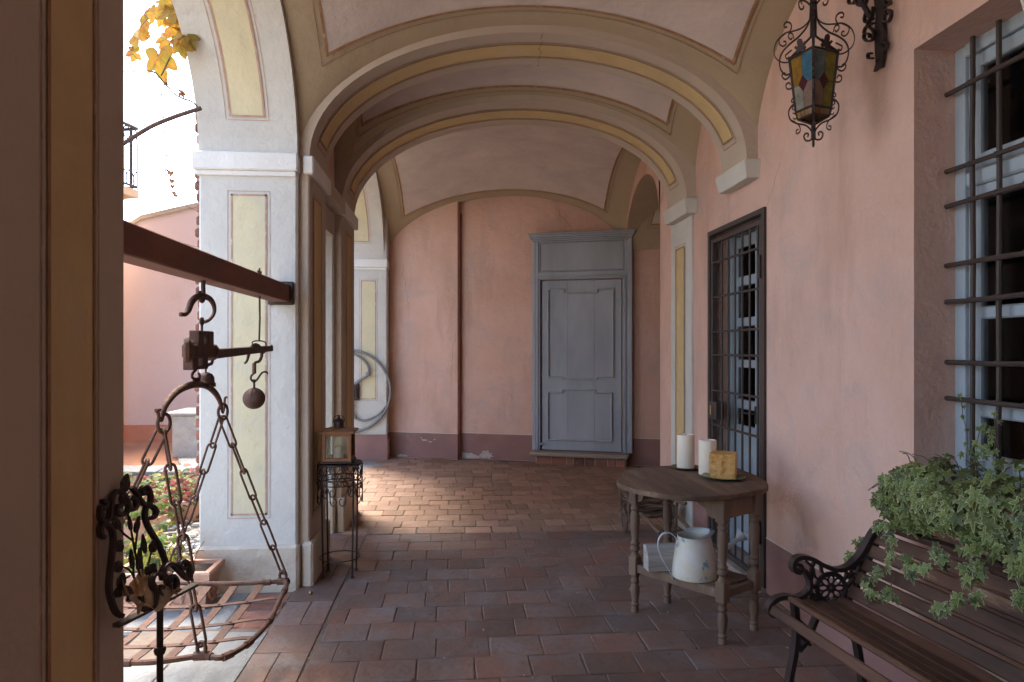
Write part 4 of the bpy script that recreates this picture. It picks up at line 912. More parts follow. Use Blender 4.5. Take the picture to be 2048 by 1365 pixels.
mb = MB(); mb.box((lcx-lw2-.008, lcy-lw2-.008, LZ), (lcx+lw2+.008, lcy+lw2+.008, LZ+.013), bev=.003); mb.build('base', M['iron'], lan)
mb = MB(); t_ = .023; hB = .19
for sx in (-1, 1):
    for sy in (-1, 1): mb.box((lcx+sx*lw2, lcy+sy*lw2, LZ+.013), (lcx+sx*(lw2-t_), lcy+sy*(lw2-t_), LZ+hB), bev=.002)
for z0, z1 in ((LZ+.013, LZ+.034), (LZ+hB-.018, LZ+hB)):
    for s_ in (-1, 1):
        mb.box((lcx-lw2+t_, lcy+s_*lw2*.985, z0), (lcx+lw2-t_, lcy+s_*(lw2-.018), z1), bev=.002); mb.box((lcx+s_*lw2*.985, lcy-lw2+t_, z0), (lcx+s_*(lw2-.018), lcy+lw2-t_, z1), bev=.002)
mb.build('wood_frame', M['lampwood'], lan)
mb = MB()
for s_ in (-1, 1): mb.box((lcx-lw2+t_, lcy+s_*(lw2-.010), LZ+.034), (lcx+lw2-t_, lcy+s_*(lw2-.012), LZ+hB-.018)); mb.box((lcx+s_*(lw2-.010), lcy-lw2+t_, LZ+.034), (lcx+s_*(lw2-.012), lcy+lw2-t_, LZ+hB-.018))
mb.build('glass', M['lampglass'], lan)
mb = MB(); w1, w2 = lw2+.018, lw2+.012; rings = []
for w_, z in ((w1, hB), (w1+.004, hB+.012), (w1, hB+.014), (.055, hB+.028), (.0, hB+.029)): rings.append([(lcx-w_, lcy-w_, LZ+z), (lcx+w_, lcy-w_, LZ+z), (lcx+w_, lcy+w_, LZ+z), (lcx-w_, lcy+w_, LZ+z)])
mb.loft(rings); roof_l = mb.build('roof', M['lampwood'], lan)
mb = MB(); c = Vector((lcx, lcy, LZ+hB+.025)); mb.lathe([(0,0),(.034,0),(.034,.004),(.030,.006),(.030,.036),(.037,.038),(.037,.044),(.026,.056),(.012,.062),(.008,.072),(.009,.076),(.004,.082),(0,.082)], c, 20)
for k in range(14):
    t = 2*pi*k/14
    for z in (.012, .021, .030): mb.ball(c+Vector((.030*cos(t), .030*sin(t), z)), .0035, 6)
mb.build('chimney_cap', M['iron'], roof_l, True)
mb = MB(); mb.tube(crom([c+Vector((-.035,0,.042)), c+Vector((-.033,0,.068)), c+Vector((0,0,.084)), c+Vector((.033,0,.068)), c+Vector((.035,0,.042))], 6), .0022, 6); mb.build('handle', M['iron'], roof_l, True)
def candle(c, r, h, label, name='pillar_candle', group=None):
    mb = MB(); mb.lathe([(0,0),(r*.98,0),(r,.004),(r,h-.008),(r*.96,h-.001),(r*.80,h),(r*.72,h-.006),(r*.3,h-.010),(0,h-.010)], c, 36)
    o = mb.build(name, M['wax'], None, True); tag(o, label, 'candle', group)
    mb = MB(); mb.tube([Vector(c)+Vector((0,0,h-.012)), Vector(c)+Vector((.001,0,h-.004)), Vector(c)+Vector((.004,0,h+.004))], .0014, 5); mb.build('wick', M['iron'], o, True); return o
candle((lcx-.004, lcy+.01, LZ+.0135), .032, .085, 'short white candle inside the wooden lantern')

# ------------------------------------------------------------------ round table and what it carries
TT = .742
def k1(x, y): return (1200 + x/2.843, 840 + y/2.843)
ol = [(95,347),(102,328),(125,306),(165,290),(240,275),(330,267),(440,263),(560,265),(680,275),(790,295),(880,322),(935,345),(957,368),(945,392),(890,404),(820,418),(740,429),(640,437),(540,439),(430,433),(320,420),(210,400),(130,376),(102,362)]
op = [onz(*k1(x, y-4), TT) for x, y in ol]
# regularise: fit an ellipse-like smooth ring
cT = sum(op, Vector())/len(op); ring = crom(op, 3, True)
tb = empty('round_table', (cT.x, cT.y, 0), 'weathered round wooden table on turned legs by the iron gate', 'table')
mb = MB(); rs_ = []
for z, k in ((TT-.026, .992), (TT-.022, 1), (TT-.005, 1), (TT, .990)): rs_.append([Vector((cT.x+(p.x-cT.x)*k, cT.y+(p.y-cT.y)*k, z)) for p in ring])
mb.loft(rs_, True, False); n_ = len(ring)
# top in planks along the depth direction, built as one disc with thin grooves
ids = [mb.V(p) for p in rs_[-1]]; mb.Fc(ids); ids = [mb.V(p) for p in rs_[0]]; mb.Fc(ids[::-1])
mb.build('tabletop', M['wood'], tb)
LP_ = [onz(1445,1288,0), onz(1508,1260,0), onz(1335,1205,0), onz(1270,1223,0)]
prof = [(0,0),(.020,0),(.021,.02),(.017,.03),(.022,.037),(.022,.045),(.016,.052),(.017,.06),(.024,.10),(.026,.125),(.020,.15),(.017,.158),(.023,.166),(.023,.174),(.019,.182),(.021,.20),(.026,.206),(.0,.206)]
prof2 = [(0,.306),(.026,.306),(.024,.315),(.018,.325),(.017,.335),(.026,.345),(.027,.352),(.022,.362),(.021,.37),(.027,.378),(.022,.386),(.018,.395),(.021,.43),(.026,.49),(.026,.53),(.021,.555),(.019,.56),(.025,.568),(.025,.576),(.020,.584),(.025,.600),(0,.600)]
EX = (LP_[1]-LP_[0]).normalized(); EY = (LP_[3]-LP_[0]).normalized(); EY = (EY - EX*EX.dot(EY)).normalized()
trl = Matrix(((EX.x, EY.x, 0, 0), (EX.y, EY.y, 0, 0), (0, 0, 1, 0), (0, 0, 0, 1)))
for p in LP_:
    mb = MB(); mb.lathe(prof, p, 16); mb.lathe(prof2, p, 16); mb.build('leg', M['woodV'], tb, True)
for p in LP_:
    mb = MB(Matrix.Translation(p) @ trl); mb.t = random.random(); mb.box((-.0265,-.0265,.204), (.0265,.0265,.308), bev=.004); mb.build('leg_block', M['woodV'], tb); mb = MB(Matrix.Translation(p) @ trl); mb.t = random.random(); mb.box((-.0265,-.0265,.598), (.0265,.0265,TT-.028), bev=.004); mb.build('leg_block', M['woodV'], tb)
def between(name, a, b, z0, z1, th, shaped=False, m=None):
    d = (b-a); L = d.length; d.normalize(); nn = Vector((-d.y, d.x, 0)); mb = MB()
    if shaped:
        out_ = [(0,z1),(L,z1),(L,z0-.0)]; pr = [(L-.03,z0),(L-.055,z0+.012),(L-.065,z0+.04),(L-.10,z0+.055),(L-.13,z0+.075),(L/2,z0+.082),(.13,z0+.075),(.10,z0+.055),(.065,z0+.04),(.055,z0+.012),(.03,z0),(0,z0)]
        pts = [a + d*s_ + Vector((0,0,z)) - nn*th/2 for s_, z in out_+pr]; mb.prism(pts, nn*th)
    else: 
        T_ = Matrix(((d.x, nn.x, 0, a.x), (d.y, nn.y, 0, a.y), (0,0,1,0), (0,0,0,1))); mb.tr = T_; mb.box((.02, -th/2, z0), (L-.02, th/2, z1), bev=.003)
    return mb.build(name, m or M['woodV'], tb)
A_, B_, C_, D_ = LP_
between('apron', A_, B_, .612, TT-.028, .02); between('apron', C_, D_, .612, TT-.028, .02)
between('apron', A_+ (D_-A_).normalized()*.025, D_, .612, TT-.028, .02, True); between('apron', B_, C_, .612, TT-.028, .02, True)
between('stretcher', A_, D_, .222, .268, .03); between('stretcher', B_, C_, .222, .268, .03); between('stretcher', A_, B_, .222, .262, .025); between('stretcher', C_, D_, .222, .262, .025)
mb = MB(); 
u_ = (D_-A_); v_ = (B_-A_)
for i in range(3):
    a, b = (i+.02)/3, (i+.98)/3; q = [A_+v_*a+u_*.04, A_+v_*b+u_*.04, A_+v_*b+u_*.97, A_+v_*a+u_*.97]; mb.prism([p+Vector((0,0,.262)) for p in q], (0,0,.010))
mb.build('shelf', M['wood'], tb)
SZ = .2725
zc1 = onz(*k1(487, 280), TT); zc2 = onz(*k1(612, 310), TT); zc3 = onz(*k1(702, 335), TT)
def dish(name, c, r, m, label, cat, rimh=.012):
    mb = MB(); mb.lathe([(0,0),(r*.55,0),(r*.60,.003),(r*.95,rimh),(r,rimh+.002),(r*.97,rimh+.004),(r*.6,.007),(0,.006)], c, 36); o = mb.build(name, m, None, True); return tag(o, label, cat)
dish('saucer', zc1+Vector((0,0,.001)), .088, M['brownplate'], 'brown saucer under the left white candle on the table', 'saucer')
candle(zc1+Vector((0,0,.0075)), .0515, .198, 'left and taller looking white pillar candle on a brown saucer on the round table', group='white pillar candles on the round table')
candle(zc2+Vector((0,0,.001)), .050, .196, 'white pillar candle standing just behind the yellow square candle', group='white pillar candles on the round table')
dish('plate', zc3+Vector((0,0,.001)), .117, M['greenplate'], 'green glazed plate under the yellow square candle', 'plate', .014)
mb = MB(); T_ = Matrix.Translation(zc3+Vector((0,0,.0085))) @ Matrix.Rotation(R(-27), 4, 'Z'); mb.tr = T_
nq = 9; a_h = .066; hq = .135
rr_ = random.Random(3)
faces = []
def gridface(fn):
    ids = [[mb.V(Vector(fn(i/nq*2-1, j/nq)) + Vector((rr_.uniform(-1,1), rr_.uniform(-1,1), rr_.uniform(-1,1)))*.0011) for j in range(nq+1)] for i in range(nq+1)]
    for i in range(nq):
        for j in range(nq): mb.Fc((ids[i][j], ids[i+1][j], ids[i+1][j+1], ids[i][j+1]))
q_ = lambda u: a_h*u*.985
gridface(lambda u, v: (q_(u), -a_h*(1-.03*u**4), hq*v)); gridface(lambda u, v: (q_(u), a_h, hq*v)); gridface(lambda u, v: (a_h, q_(u), hq*v)); gridface(lambda u, v: (-a_h, q_(u), hq*v))
gridface(lambda u, v: (q_(u), a_h*(2*v-1), hq - .016*max(0, 1-((u*.8)**2+((2*v-1)*.8)**2)*2)))
cube = mb.build('square_candle', M['yellowwax'], None, True, recalc=True); tag(cube, 'mottled yellow square block candle on a green plate', 'candle')
mb = MB(); c = zc3+Vector((0,0,hq)); mb.tube([c+Vector((0,0,-.008)), c+Vector((.003,0,.008))], .0016, 5); mb.build('wick', M['iron'], cube, True)
# watering can on the shelf
wc = atd(1388, 1150, 3.56); wc.z = SZ; wcE = empty('watering_can', wc, 'white enamel watering can with faded blue flowers on the table shelf', 'watering can')
mb = MB(); mb.lathe([(0,.004),(.112,.004),(.1135,0),(.115,.006),(.1125,.03),(.108,.07),(.101,.12),(.093,.17),(.086,.207),(.088,.211),(.084,.211),(.082,.206),(.088,.17),(.108,.02),(0,.015)], wc, 44)
mb.build('body', M['enamel'], wcE, True)
mb = MB(); pts = [(-1*.086*cos(t)*-1, .086*sin(t)) for t in [0]]
# crescent splash guard on the spout side
ids = []
for k in range(25):
    t = R(-100 + 200*k/24); a = wc + Vector((.086*cos(t), .086*sin(t), .209)); lift = .018*cos(t*.9); b = wc + Vector((.060*cos(t)+.016, .078*sin(t), .224+lift)); o_ = wc + Vector((.100*cos(t)+.004, .094*sin(t), .222+lift*.8)); ids.append((mb.V(a), mb.V(o_), mb.V(b)))
for a, b in zip(ids, ids[1:]): mb.Fc((a[0], b[0], b[1], a[1])); mb.Fc((a[1], b[1], b[2], a[2]))
mb.build('splash_guard', M['enamelin'], wcE, True, recalc=False)
def kw(x, y, d=3.56): return atd(*k1(x, y), d)
hp = crom([kw(437,692), kw(428,668), kw(400,645), kw(362,645), kw(335,675), kw(330,720), kw(345,775), kw(372,825), kw(400,870), kw(414,905)], 6)
mb = MB(); mb.strap(hp, FV, .018, .004); mb.build('handle', M['enamelin'], wcE, True)
mb = MB(); s0, s1 = wc + Vector((.08, .045, .05)), kw(785, 678, 3.72); mb.tube([s0, s0.lerp(s1, .5)+Vector((0,0,.0)), s1], [.024, .016, .011], 14); mb.build('spout', M['enamelin'], wcE, True)
mb = MB(); ax = (s1-s0).normalized(); ax = (ax + Vector((0,-.2,.35))).normalized(); mb.lathe([(0,-.012),(.011,-.010),(.034,.030),(.036,.034),(0,.038)], s1, 20, ax=ax); mb.build('rose', M['enamelin'], wcE, True)
# small grey wooden box with a sloping lid
bx0 = onz(*k1(275, 866), SZ); T_ = Matrix.Translation(bx0) @ trl @ Matrix.Rotation(R(90), 4, 'Z')
dX = EY; dN = Vector((0,0,1)); base_pts = [(0,0),(0,.055),(.012,.098),(.05,.125),(.085,.125),(.085,0)]
dirx = Vector((1, .04, 0)).normalized(); diry = Vector((-.04, 1, 0)).normalized()
mb = MB(); L_b = .175
rings = [[bx0 + dirx*x_ + diry*y_*k + Vector((0,0,z_*k+.001)) for y_, z_ in base_pts] for x_, k in ((0,.97),(.004,1),(L_b-.004,1),(L_b,.97))]
mb.loft(rings); tag(mb.build('wooden_box', M['greywood']), 'small weathered grey wooden box lying on the table shelf left of the watering can', 'box')

# ------------------------------------------------------------------ twig barrow behind the table
def kc(x, y, d): return atd(1240 + x/5.687, 960 + y/5.687, d)
tw = empty('twig_barrow', (1.62, 5.3, 0), 'rustic barrow woven from twigs standing behind the round table', 'barrow')
rt = random.Random(9)
def twig(mb, a, b, r, bend=.01, seg=6):
    a, b = Vector(a), Vector(b); pts = [a.lerp(b, k/5) + Vector((rt.uniform(-1,1), rt.uniform(-1,1), rt.uniform(-1,1)))*bend for k in range(6)]; mb.tube(crom(pts, 3), [r*(1+.15*rt.uniform(-1,1)) for _ in range(16)], seg)
mb = MB(); bc = Vector((1.56, 5.35, .16))
for k in range(38):
    z = .14 + .17*rt.random(); s_ = rt.choice((-1,1)); yy = bc.y + s_*.11*rt.uniform(.85,1.1) if rt.random() < .7 else bc.y + rt.uniform(-.1,.1)
    twig(mb, (bc.x-.19+rt.uniform(-.02,.02), yy, z if s_ < 0 else z), (bc.x+.19+rt.uniform(-.02,.02), yy, z+rt.uniform(-.01,.01)), rt.uniform(.006,.011))
for k in range(22):
    z = .14 + .17*rt.random(); s_ = rt.choice((-1,1)); twig(mb, (bc.x+s_*.17, bc.y-.12, z), (bc.x+s_*.17, bc.y+.12, z), .008)
for k in range(14): twig(mb, (bc.x-.18, bc.y-.1+.2*k/13, .14), (bc.x+.18, bc.y-.1+.2*k/13, .14), .009)
mb.build('basket', M['twig'], tw, True)
mb = MB()
for sx in (-1, 1):
    for sy in (-1, 1): twig(mb, (bc.x+sx*.185, bc.y+sy*.12, .10), (bc.x+sx*.20, bc.y+sy*.125, .36), .012, .004)
mb.build('corner_posts', M['twig'], tw, True)
for a, b in ((kc(235,385,5.25), kc(460,605,4.75)), (kc(650,415,5.3), kc(860,610,4.9)), (kc(520,205,5.35), kc(745,275,5.1)), (kc(50,120,5.1), kc(230,330,5.3))):
    mb = MB(); twig(mb, a, b, .0135, .006, 8); mb.build('shaft', M['twig'], tw, True)
for px in (-.2, .2):
    mb = MB(); wcn = Vector((bc.x+px, bc.y-.02, .088)); mb.tube([wcn+Vector((0, .078*cos(t), .078*sin(t))) for t in [2*pi*k/20 for k in range(20)]], .010, 7, closed=True)
    for k in range(4): t = pi*k/4; mb.tube([wcn+Vector((0, .075*cos(t), .075*sin(t))), wcn-Vector((0, .075*cos(t), .075*sin(t)))], .006, 6)
    mb.build('wheel', M['twig'], tw, True)

# ------------------------------------------------------------------ bench
BA = R(6); BD = Vector((sin(BA), -cos(BA), 0)); BQ = Vector((1.45, 2.56, 0)); BN = BD.copy()
def kb(x, y, o=0): return onp(1500 + x/2.334, 780 + y/2.334, BQ + BD*o, BN)
bench = empty('garden_bench', (1.5, 1.9, 0), 'slatted brown wooden bench with black cast iron ends under the ivy', 'bench')
BL = 1.36
def end_frame(off):
    mb = MB(); W_ = .032
    def K(x, y): return kb(x, y) + BD*off
    def bar(pts, t=.016, w_=W_, n=6): mb.strap(frame_pts(K, pts, n), BD, w_, t)
    bar([(225,850),(240,835),(232,815),(212,812),(200,828),(206,850),(228,862),(248,848),(250,820),(232,800)][0:6][::-1] + [], .010, .026, 4)
    bar([(232,848),(208,845),(198,822),(205,795),(235,780),(285,788),(340,818),(400,838),(455,824),(510,772),(545,712),(575,662),(605,638),(650,636)], .017)
    bar([(110,1052),(88,1040),(86,1010),(112,980),(150,966),(205,968),(262,990),(330,1003),(400,1003),(448,982),(488,925),(520,850),(558,770),(590,700),(612,655)], .018)
    bar([(250,838),(272,880),(276,920),(255,950),(222,968)], .014)
    bar([(500,800),(520,840),(508,880)], .010, .02)
    c = (378, 925)
    def circ(cx, cy, r, n=24): return [(cx + r*cos(2*pi*k/n), cy + r*sin(2*pi*k/n)) for k in range(n)]
    mb.tube([K(*p) for p in circ(*c, 68, 32)], .008, 8, closed=True); mb.tube([K(*p) for p in circ(*c, 60, 32)], .005, 6, closed=True)
    for k in range(8):
        a = 2*pi*k/8; px_, py_ = c[0]+38*cos(a), c[1]+38*sin(a)
        el = [(px_ + 21*cos(t)*cos(a) - 13.5*sin(t)*sin(a), py_ + 21*cos(t)*sin(a) + 13.5*sin(t)*cos(a)) for t in [2*pi*q/14 for q in range(14)]]
        mb.tube([K(*p) for p in el], .0042, 6, closed=True)
    mb.ball(K(*c), .013, 12); 
    for k in range(8): a = 2*pi*k/8; mb.ball(K(c[0]+13*cos(a), c[1]+13*sin(a)), .0045, 6)
    # five-pointed blossoms and webs
    for cx, cy, r in ((472,862,26),(290,960,26)):
        pts = [(cx + (r if k % 2 == 0 else r*.42)*sin(2*pi*k/10), cy - (r if k % 2 == 0 else r*.42)*cos(2*pi*k/10)) for k in range(10)]
        mb.prism([K(*p) - BD*.006 for p in pts], BD*.012)
    for l in ([(262,800),(290,830),(300,870),(322,885)], [(300,800),(285,840),(285,880),(275,905)], [(330,820),(335,850),(350,862)], [(275,905),(300,915),(310,925)], [(400,840),(398,860)], [(440,832),(450,860),(440,885)], [(500,790),(480,840)], [(498,870),(470,895),(448,920)],
              [(250,990),(270,940),(300,920),(312,945)], [(290,990),(320,965)], [(440,975),(430,960)], [(350,985),(345,1000)], [(270,925),(240,960)], [(520,800),(500,850),(470,930),(450,960)]): bar(l, .008, .016, 4)
    # legs
    bar([(205,985),(212,1060),(215,1140),(205,1230),(190,1310),(176,1400),(165,1470)], .020); bar([(330,1005),(300,1080),(262,1165),(222,1215)], .014); bar([(218,1130),(245,1160),(276,1188)], .012, .022); bar([(212,1060),(250,1100),(300,1150),(330,1150)], .012, .022)
    bar([(448,985),(470,1080),(500,1200),(520,1330),(530,1440)], .020)
    return mb.build('cast_iron_end', M['iron'], bench, True)
end_frame(0); end_frame(BL-.05)
def slat(pts, w_, t_, name, bolts=None):
    # pts: (x,y) photo point of slat centre on the end frame, and a second point giving its across direction
    p, q = kb(*pts[0]), kb(*pts[1]); acr = (q-p).normalized(); nrm = BD.cross(acr).normalized(); mb = MB(); mb.t = random.random()
    if nrm.z < 0: nrm = -nrm
    p = p + nrm*.006
    T_ = Matrix(((acr.x, BD.x, nrm.x, p.x), (acr.y, BD.y, nrm.y, p.y), (acr.z, BD.z, nrm.z, p.z), (0,0,0,1))); mb.tr = T_
    mb.box((-w_/2, -.035, 0), (w_/2, BL+.01, t_), bev=.005); o = mb.build(name, M['bench'], bench)
    bb = MB(T_); bb.lathe([(0,t_-.001),(.0065,t_-.001),(.006,t_+.002),(.003,t_+.0035),(0,t_+.004)], (0,.0,0), 10); bb.build('bolt', M['wheel'], o, True)
for pts in (((112,1030),(135,985)), ((185,990),(240,1000)), ((250,1003),(300,1006)), ((312,1010),(360,1010)), ((372,1010),(410,1006)), ((425,1000),(455,980))): slat(pts, .038 if pts[0][0] == 112 else .047, .020, 'seat_slat')
for pts in (((478,945),(510,880)), ((512,880),(540,815)), ((540,818),(565,755)), ((568,755),(592,700)), ((598,695),(622,645))): slat(pts, .050, .018, 'back_slat')
slat(((622,652),(655,640)), .036, .026, 'back_slat')
mb = MB(); L_ = (Vector(kb(370,1056)) + BD*.10); 
leaf(mb, L_+Vector((0,-.02,.03)), (0,-.2,1), (1,.3,0), .022, GRAPE, None, .5); tag(mb.build('fallen_leaf', M['vinebrown'], None, recalc=False), 'small dry brown leaf lying on the bench seat', 'leaf')

# ------------------------------------------------------------------ ivy in the window box
ri = random.Random(21)
wb = MB(); wb.loft([[(1.72,1.15,.80),(1.862,1.15,.80),(1.862,2.40,.80),(1.72,2.40,.80)], [(1.672,1.13,.90),(1.864,1.13,.90),(1.864,2.43,.90),(1.672,2.43,.90)], [(1.662,1.12,.90),(1.864,1.12,.90),(1.864,2.44,.90),(1.662,2.44,.90)], [(1.660,1.12,.925),(1.864,1.12,.925),(1.864,2.44,.925),(1.660,2.44,.925)]], True, True)
wbo = wb.build('window_box', M['terra']); tag(wbo, 'terracotta window box almost hidden by ivy', 'planter')
ivy = empty('ivy_plant', (1.76, 1.9, .925), 'large variegated green ivy spilling from the window box over the bench', 'plant')
mb = MB()
def prof_h(y): return .84 + .16*sin(y*5.1+.6)*.5 + .06*sin(y*11)
def ivyleaf(p, n, up=None, s_=None):
    mb.t = ri.random(); up = up or Vector((ri.uniform(-.5,.5), ri.uniform(-.6,.6), -1+ri.uniform(-.2,.5)))
    leaf(mb, p, n, up, s_ or ri.uniform(.023, .046), IVY, ri.uniform(.06,.15), ri.uniform(.0,.35), 0, 1)
CX, CZ = 1.785, .93
for k in range(2300):
    y = ri.uniform(1.0, 2.53); a = R(ri.uniform(-75, 215) if ri.random() < .5 else ri.uniform(-75, 40)); dep = 1 - .42*ri.random()**1.6
    endk = sqrt(max(.05, 1 - max(0, (y-2.22)/.32)**2)); hz = (.155 + .05*sin(y*7.3+1) + .03*sin(y*17)) * endk; hx = (.200 + .03*sin(y*9+2))*(.55+.45*endk)
    if a < 0: pass
    dirv = Vector((-cos(a), 0, sin(a))); zz = sin(a)*hz if a > 0 else sin(a)*(.15 + .05*sin(y*8+.5) + (.05 if y < 1.9 else 0))
    p = Vector((CX - cos(a)*hx*dep, y, CZ + zz*dep))
    if p.x > 1.855 and p.z < .95: continue
    if p.x > 1.86 and y > 2.6: continue
    n = (dirv + Vector((ri.uniform(-.5,.3), ri.uniform(-.9,.2), ri.uniform(-.1,.7)))).normalized(); ivyleaf(p, n)
# stray shoots
shoots = [([(1748,985),(1752,1000),(1765,1015),(1780,1030)], 1.66, 8), ([(1760,1040),(1763,1055),(1770,1045)], 1.66, 8), ([(1782,1055),(1784,1090),(1790,1120),(1795,1128)], 1.60, 7),
  ([(1790,1110),(1765,1140),(1745,1150),(1738,1175),(1750,1190)], 1.56, 14), ([(1748,1060),(1735,1080),(1720,1090),(1706,1112),(1700,1118)], 1.64, 12), ([(1812,1110),(1830,1130),(1845,1125),(1825,1150)], 1.55, 12),
  ([(1790,1150),(1780,1180),(1786,1192)], 1.54, 6), ([(1950,1090),(1951,1130),(1945,1165),(1938,1188),(1905,1210),(1880,1220)], 1.50, 22), ([(1932,1092),(1938,1120),(1948,1150)], 1.51, 7), ([(2030,1110),(2040,1180),(2035,1195)], 1.52, 10), ([(1870,1090),(1880,1110),(1890,1125)], 1.55, 8), ([(1990,1095),(1994,1110)], 1.56, 5),
  ([(1932,930),(1934,870),(1926,835),(1922,800),(1915,790)], 1.955, 14), ([(1950,930),(1955,880),(1965,850),(1975,880),(1972,920)], 1.955, 20), ([(1985,930),(1990,870),(1988,832),(1995,828)], 1.95, 12), ([(1960,900),(1975,860),(1980,900)], 1.95, 10)]
stems = []
for pts, X, cnt in shoots:
    w3 = crom([onx(px, py, X) for px, py in pts], 5); stems.append(w3)
    for k in range(int(cnt*1.3)):
        p = w3[int(ri.random()*(len(w3)-1))] + Vector((ri.uniform(-.02,.012), ri.uniform(-.022,.022), ri.uniform(-.022,.016)))
        if X > 1.9 and k % 2: continue
        ivyleaf(p, Vector((-.9+ri.uniform(-.3,.3), -.7+ri.uniform(-.5,.5), .4+ri.uniform(-.4,.5))), s_=ri.uniform(.014,.024) if X > 1.9 else ri.uniform(.018,.034))
mb.build('foliage', [M['leafI'], M['rimI']], ivy, recalc=False)
mb = MB()
for w3 in stems: mb.tube(w3, .0015, 5)
for k in range(90):
    y = ri.uniform(1.1, 2.5); p0 = Vector((1.78, y, .92)); a = R(ri.uniform(-30, 190)); p2 = Vector((1.78-cos(a)*.15, y+ri.uniform(-.1,.1), .93+sin(a)*.14)); mb.tube(crom([p0, p0.lerp(p2,.5)+Vector((0,0,.05)), p2], 4), .0018, 5)
mb.build('stems', M['stemI'], ivy, True)
mb = MB(); mb.box((1.672,1.135,.90), (1.855,2.42,.921)); mb.build('soil', M['soil'], wbo)

# ------------------------------------------------------------------ hanging stained glass lantern and its wall bracket
LX = atd(1626.6, 700, 2.985); axc = Vector((LX.x, LX.y, 0)); kk = .000513
def zy(y): return 1.45 + (700 - y/4.267)*.002187
la = empty('hanging_lantern', (axc.x, axc.y, 2.335), 'black wrought iron hanging lantern with coloured glass panes and scrolls', 'lantern')
lf_ = axc.normalized(); lr = Vector((lf_.y, -lf_.x, 0)); kk = kk*.93
def pl(ax_k, r, y):   # point in the radial plane number ax_k (0 right, 1 back, 2 left, 3 front)
    d = (lr, lf_, -lr, -lf_)[ax_k]; return axc + d*(r*kk) + Vector((0, 0, zy(y)))
mb = MB(); ztop, zbot = 478, 945; rt_, rb_ = 205, 148
for k in range(4):
    mb.tube([pl(k, rt_, ztop), pl(k, rb_, zbot)], .006, 4)
    k2 = (k+1) % 4
    for r_, y_, t in ((rt_, ztop, .0065), (rt_-14, ztop+18, .004), (rb_, zbot, .0065), (rb_-18, zbot+62, .0055)): mb.tube([pl(k, r_, y_), pl(k2, r_, y_)], t, 4)
    mb.tube([pl(k, rb_, zbot), pl(k, rb_-18, zbot+62)], .0055, 4)
    mb.tube([pl(k, rt_, ztop), pl(k, 18, ztop-165), pl(k, 14, -60), pl(k, 10, -420)], .006, 5)
    mb.tube([pl(k, rb_-18, zbot+62), pl(k, 10, zbot+120), pl(k, 8, zbot+230)], .006, 5)
mb.lathe([(0,zy(1262)),(.004,zy(1258)),(.006,zy(1235)),(.004,zy(1205)),(.008,zy(1195)),(.009,zy(1080)),(.006,zy(1060)),(0,zy(1060))], axc, 10)
mb.build('cage', M['iron'], la)
sc_r = [([(20,-120),(30,120),(42,180),(100,225),(180,240),(240,245),(310,300),(337,380),(320,450),(260,495),(205,500)], .0035),
 ([(26,20),(20,80),(27,150),(60,230),(130,300),(200,345),(260,400),(288,470),(280,550),(240,605),(195,600),(175,570)], .0055),
 ([(200,240),(185,200),(198,165),(230,152),(250,172),(242,195),(222,190)], .0045),
 ([(240,248),(290,285),(288,330),(258,355),(232,338),(240,315),(256,318)], .004),
 ([(165,305),(178,262),(205,252),(212,285),(190,308),(180,292)], .004),
 ([(205,500),(180,545),(200,620),(240,645),(268,612),(252,588),(235,600)], .0045),
 ([(160,690),(188,730),(225,728),(232,692),(208,678),(196,698)], .0045),
 ([(185,400),(215,420),(238,440),(225,470),(205,455)], .004),
 ([(140,870),(180,880),(210,930),(195,1000),(140,1040),(70,1062),(22,1110),(6,1165)], .0055),
 ([(130,865),(142,822),(175,820),(186,846),(166,856)], .004),
 ([(142,900),(165,885),(180,905),(165,920)], .0035),
 ([(195,1000),(150,1030),(118,1065),(112,1110),(140,1128),(145,1100),(126,1092)], .004),
 ([(175,945),(150,960),(132,985),(160,1000),(170,985)], .0035),
 ([(4,1150),(22,1195),(62,1196),(80,1160),(65,1135),(42,1142),(48,1165)], .0055),
 ([(30,40),(58,8),(90,-10),(120,-5),(122,30),(108,62),(85,60),(82,38)], .005), ([(95,20),(112,-25),(100,-60)], .004)]
for k in range(4):
    mb = MB(); d = (lr, lf_, -lr, -lf_)[k]; nn = Vector((-d.y, d.x, 0))
    for pts, t in sc_r: mb.strap(crom([pl(k, *p) for p in pts], 5), nn, .010, t)
    mb.build('scroll_arm', M['iron'], la, True)
# acanthus leaves on the top rails
for k in range(4):
    k2 = (k+1) % 4; a, b = pl(k, rt_, ztop), pl(k2, rt_, ztop); c = (a+b)/2; d = (b-a).normalized(); o_ = (c-axc); o_.z = 0; o_.normalize(); mb = MB()
    sh = [(0,0),(.10,.05),(.28,-.02),(.42,.12),(.36,.25),(.24,.22),(.36,.36),(.46,.52),(.34,.60),(.18,.48),(.20,.66),(.16,.86),(0,.95)]
    out_ = sh + [(-x, y) for x, y in sh[::-1][1:-1]]
    mb.prism([c + d*x*.075 + Vector((0,0,.006+y*.058)) + o_*(.012*y*y) for x, y in out_], o_*.003); mb.build('acanthus_leaf', M['iron'], la)
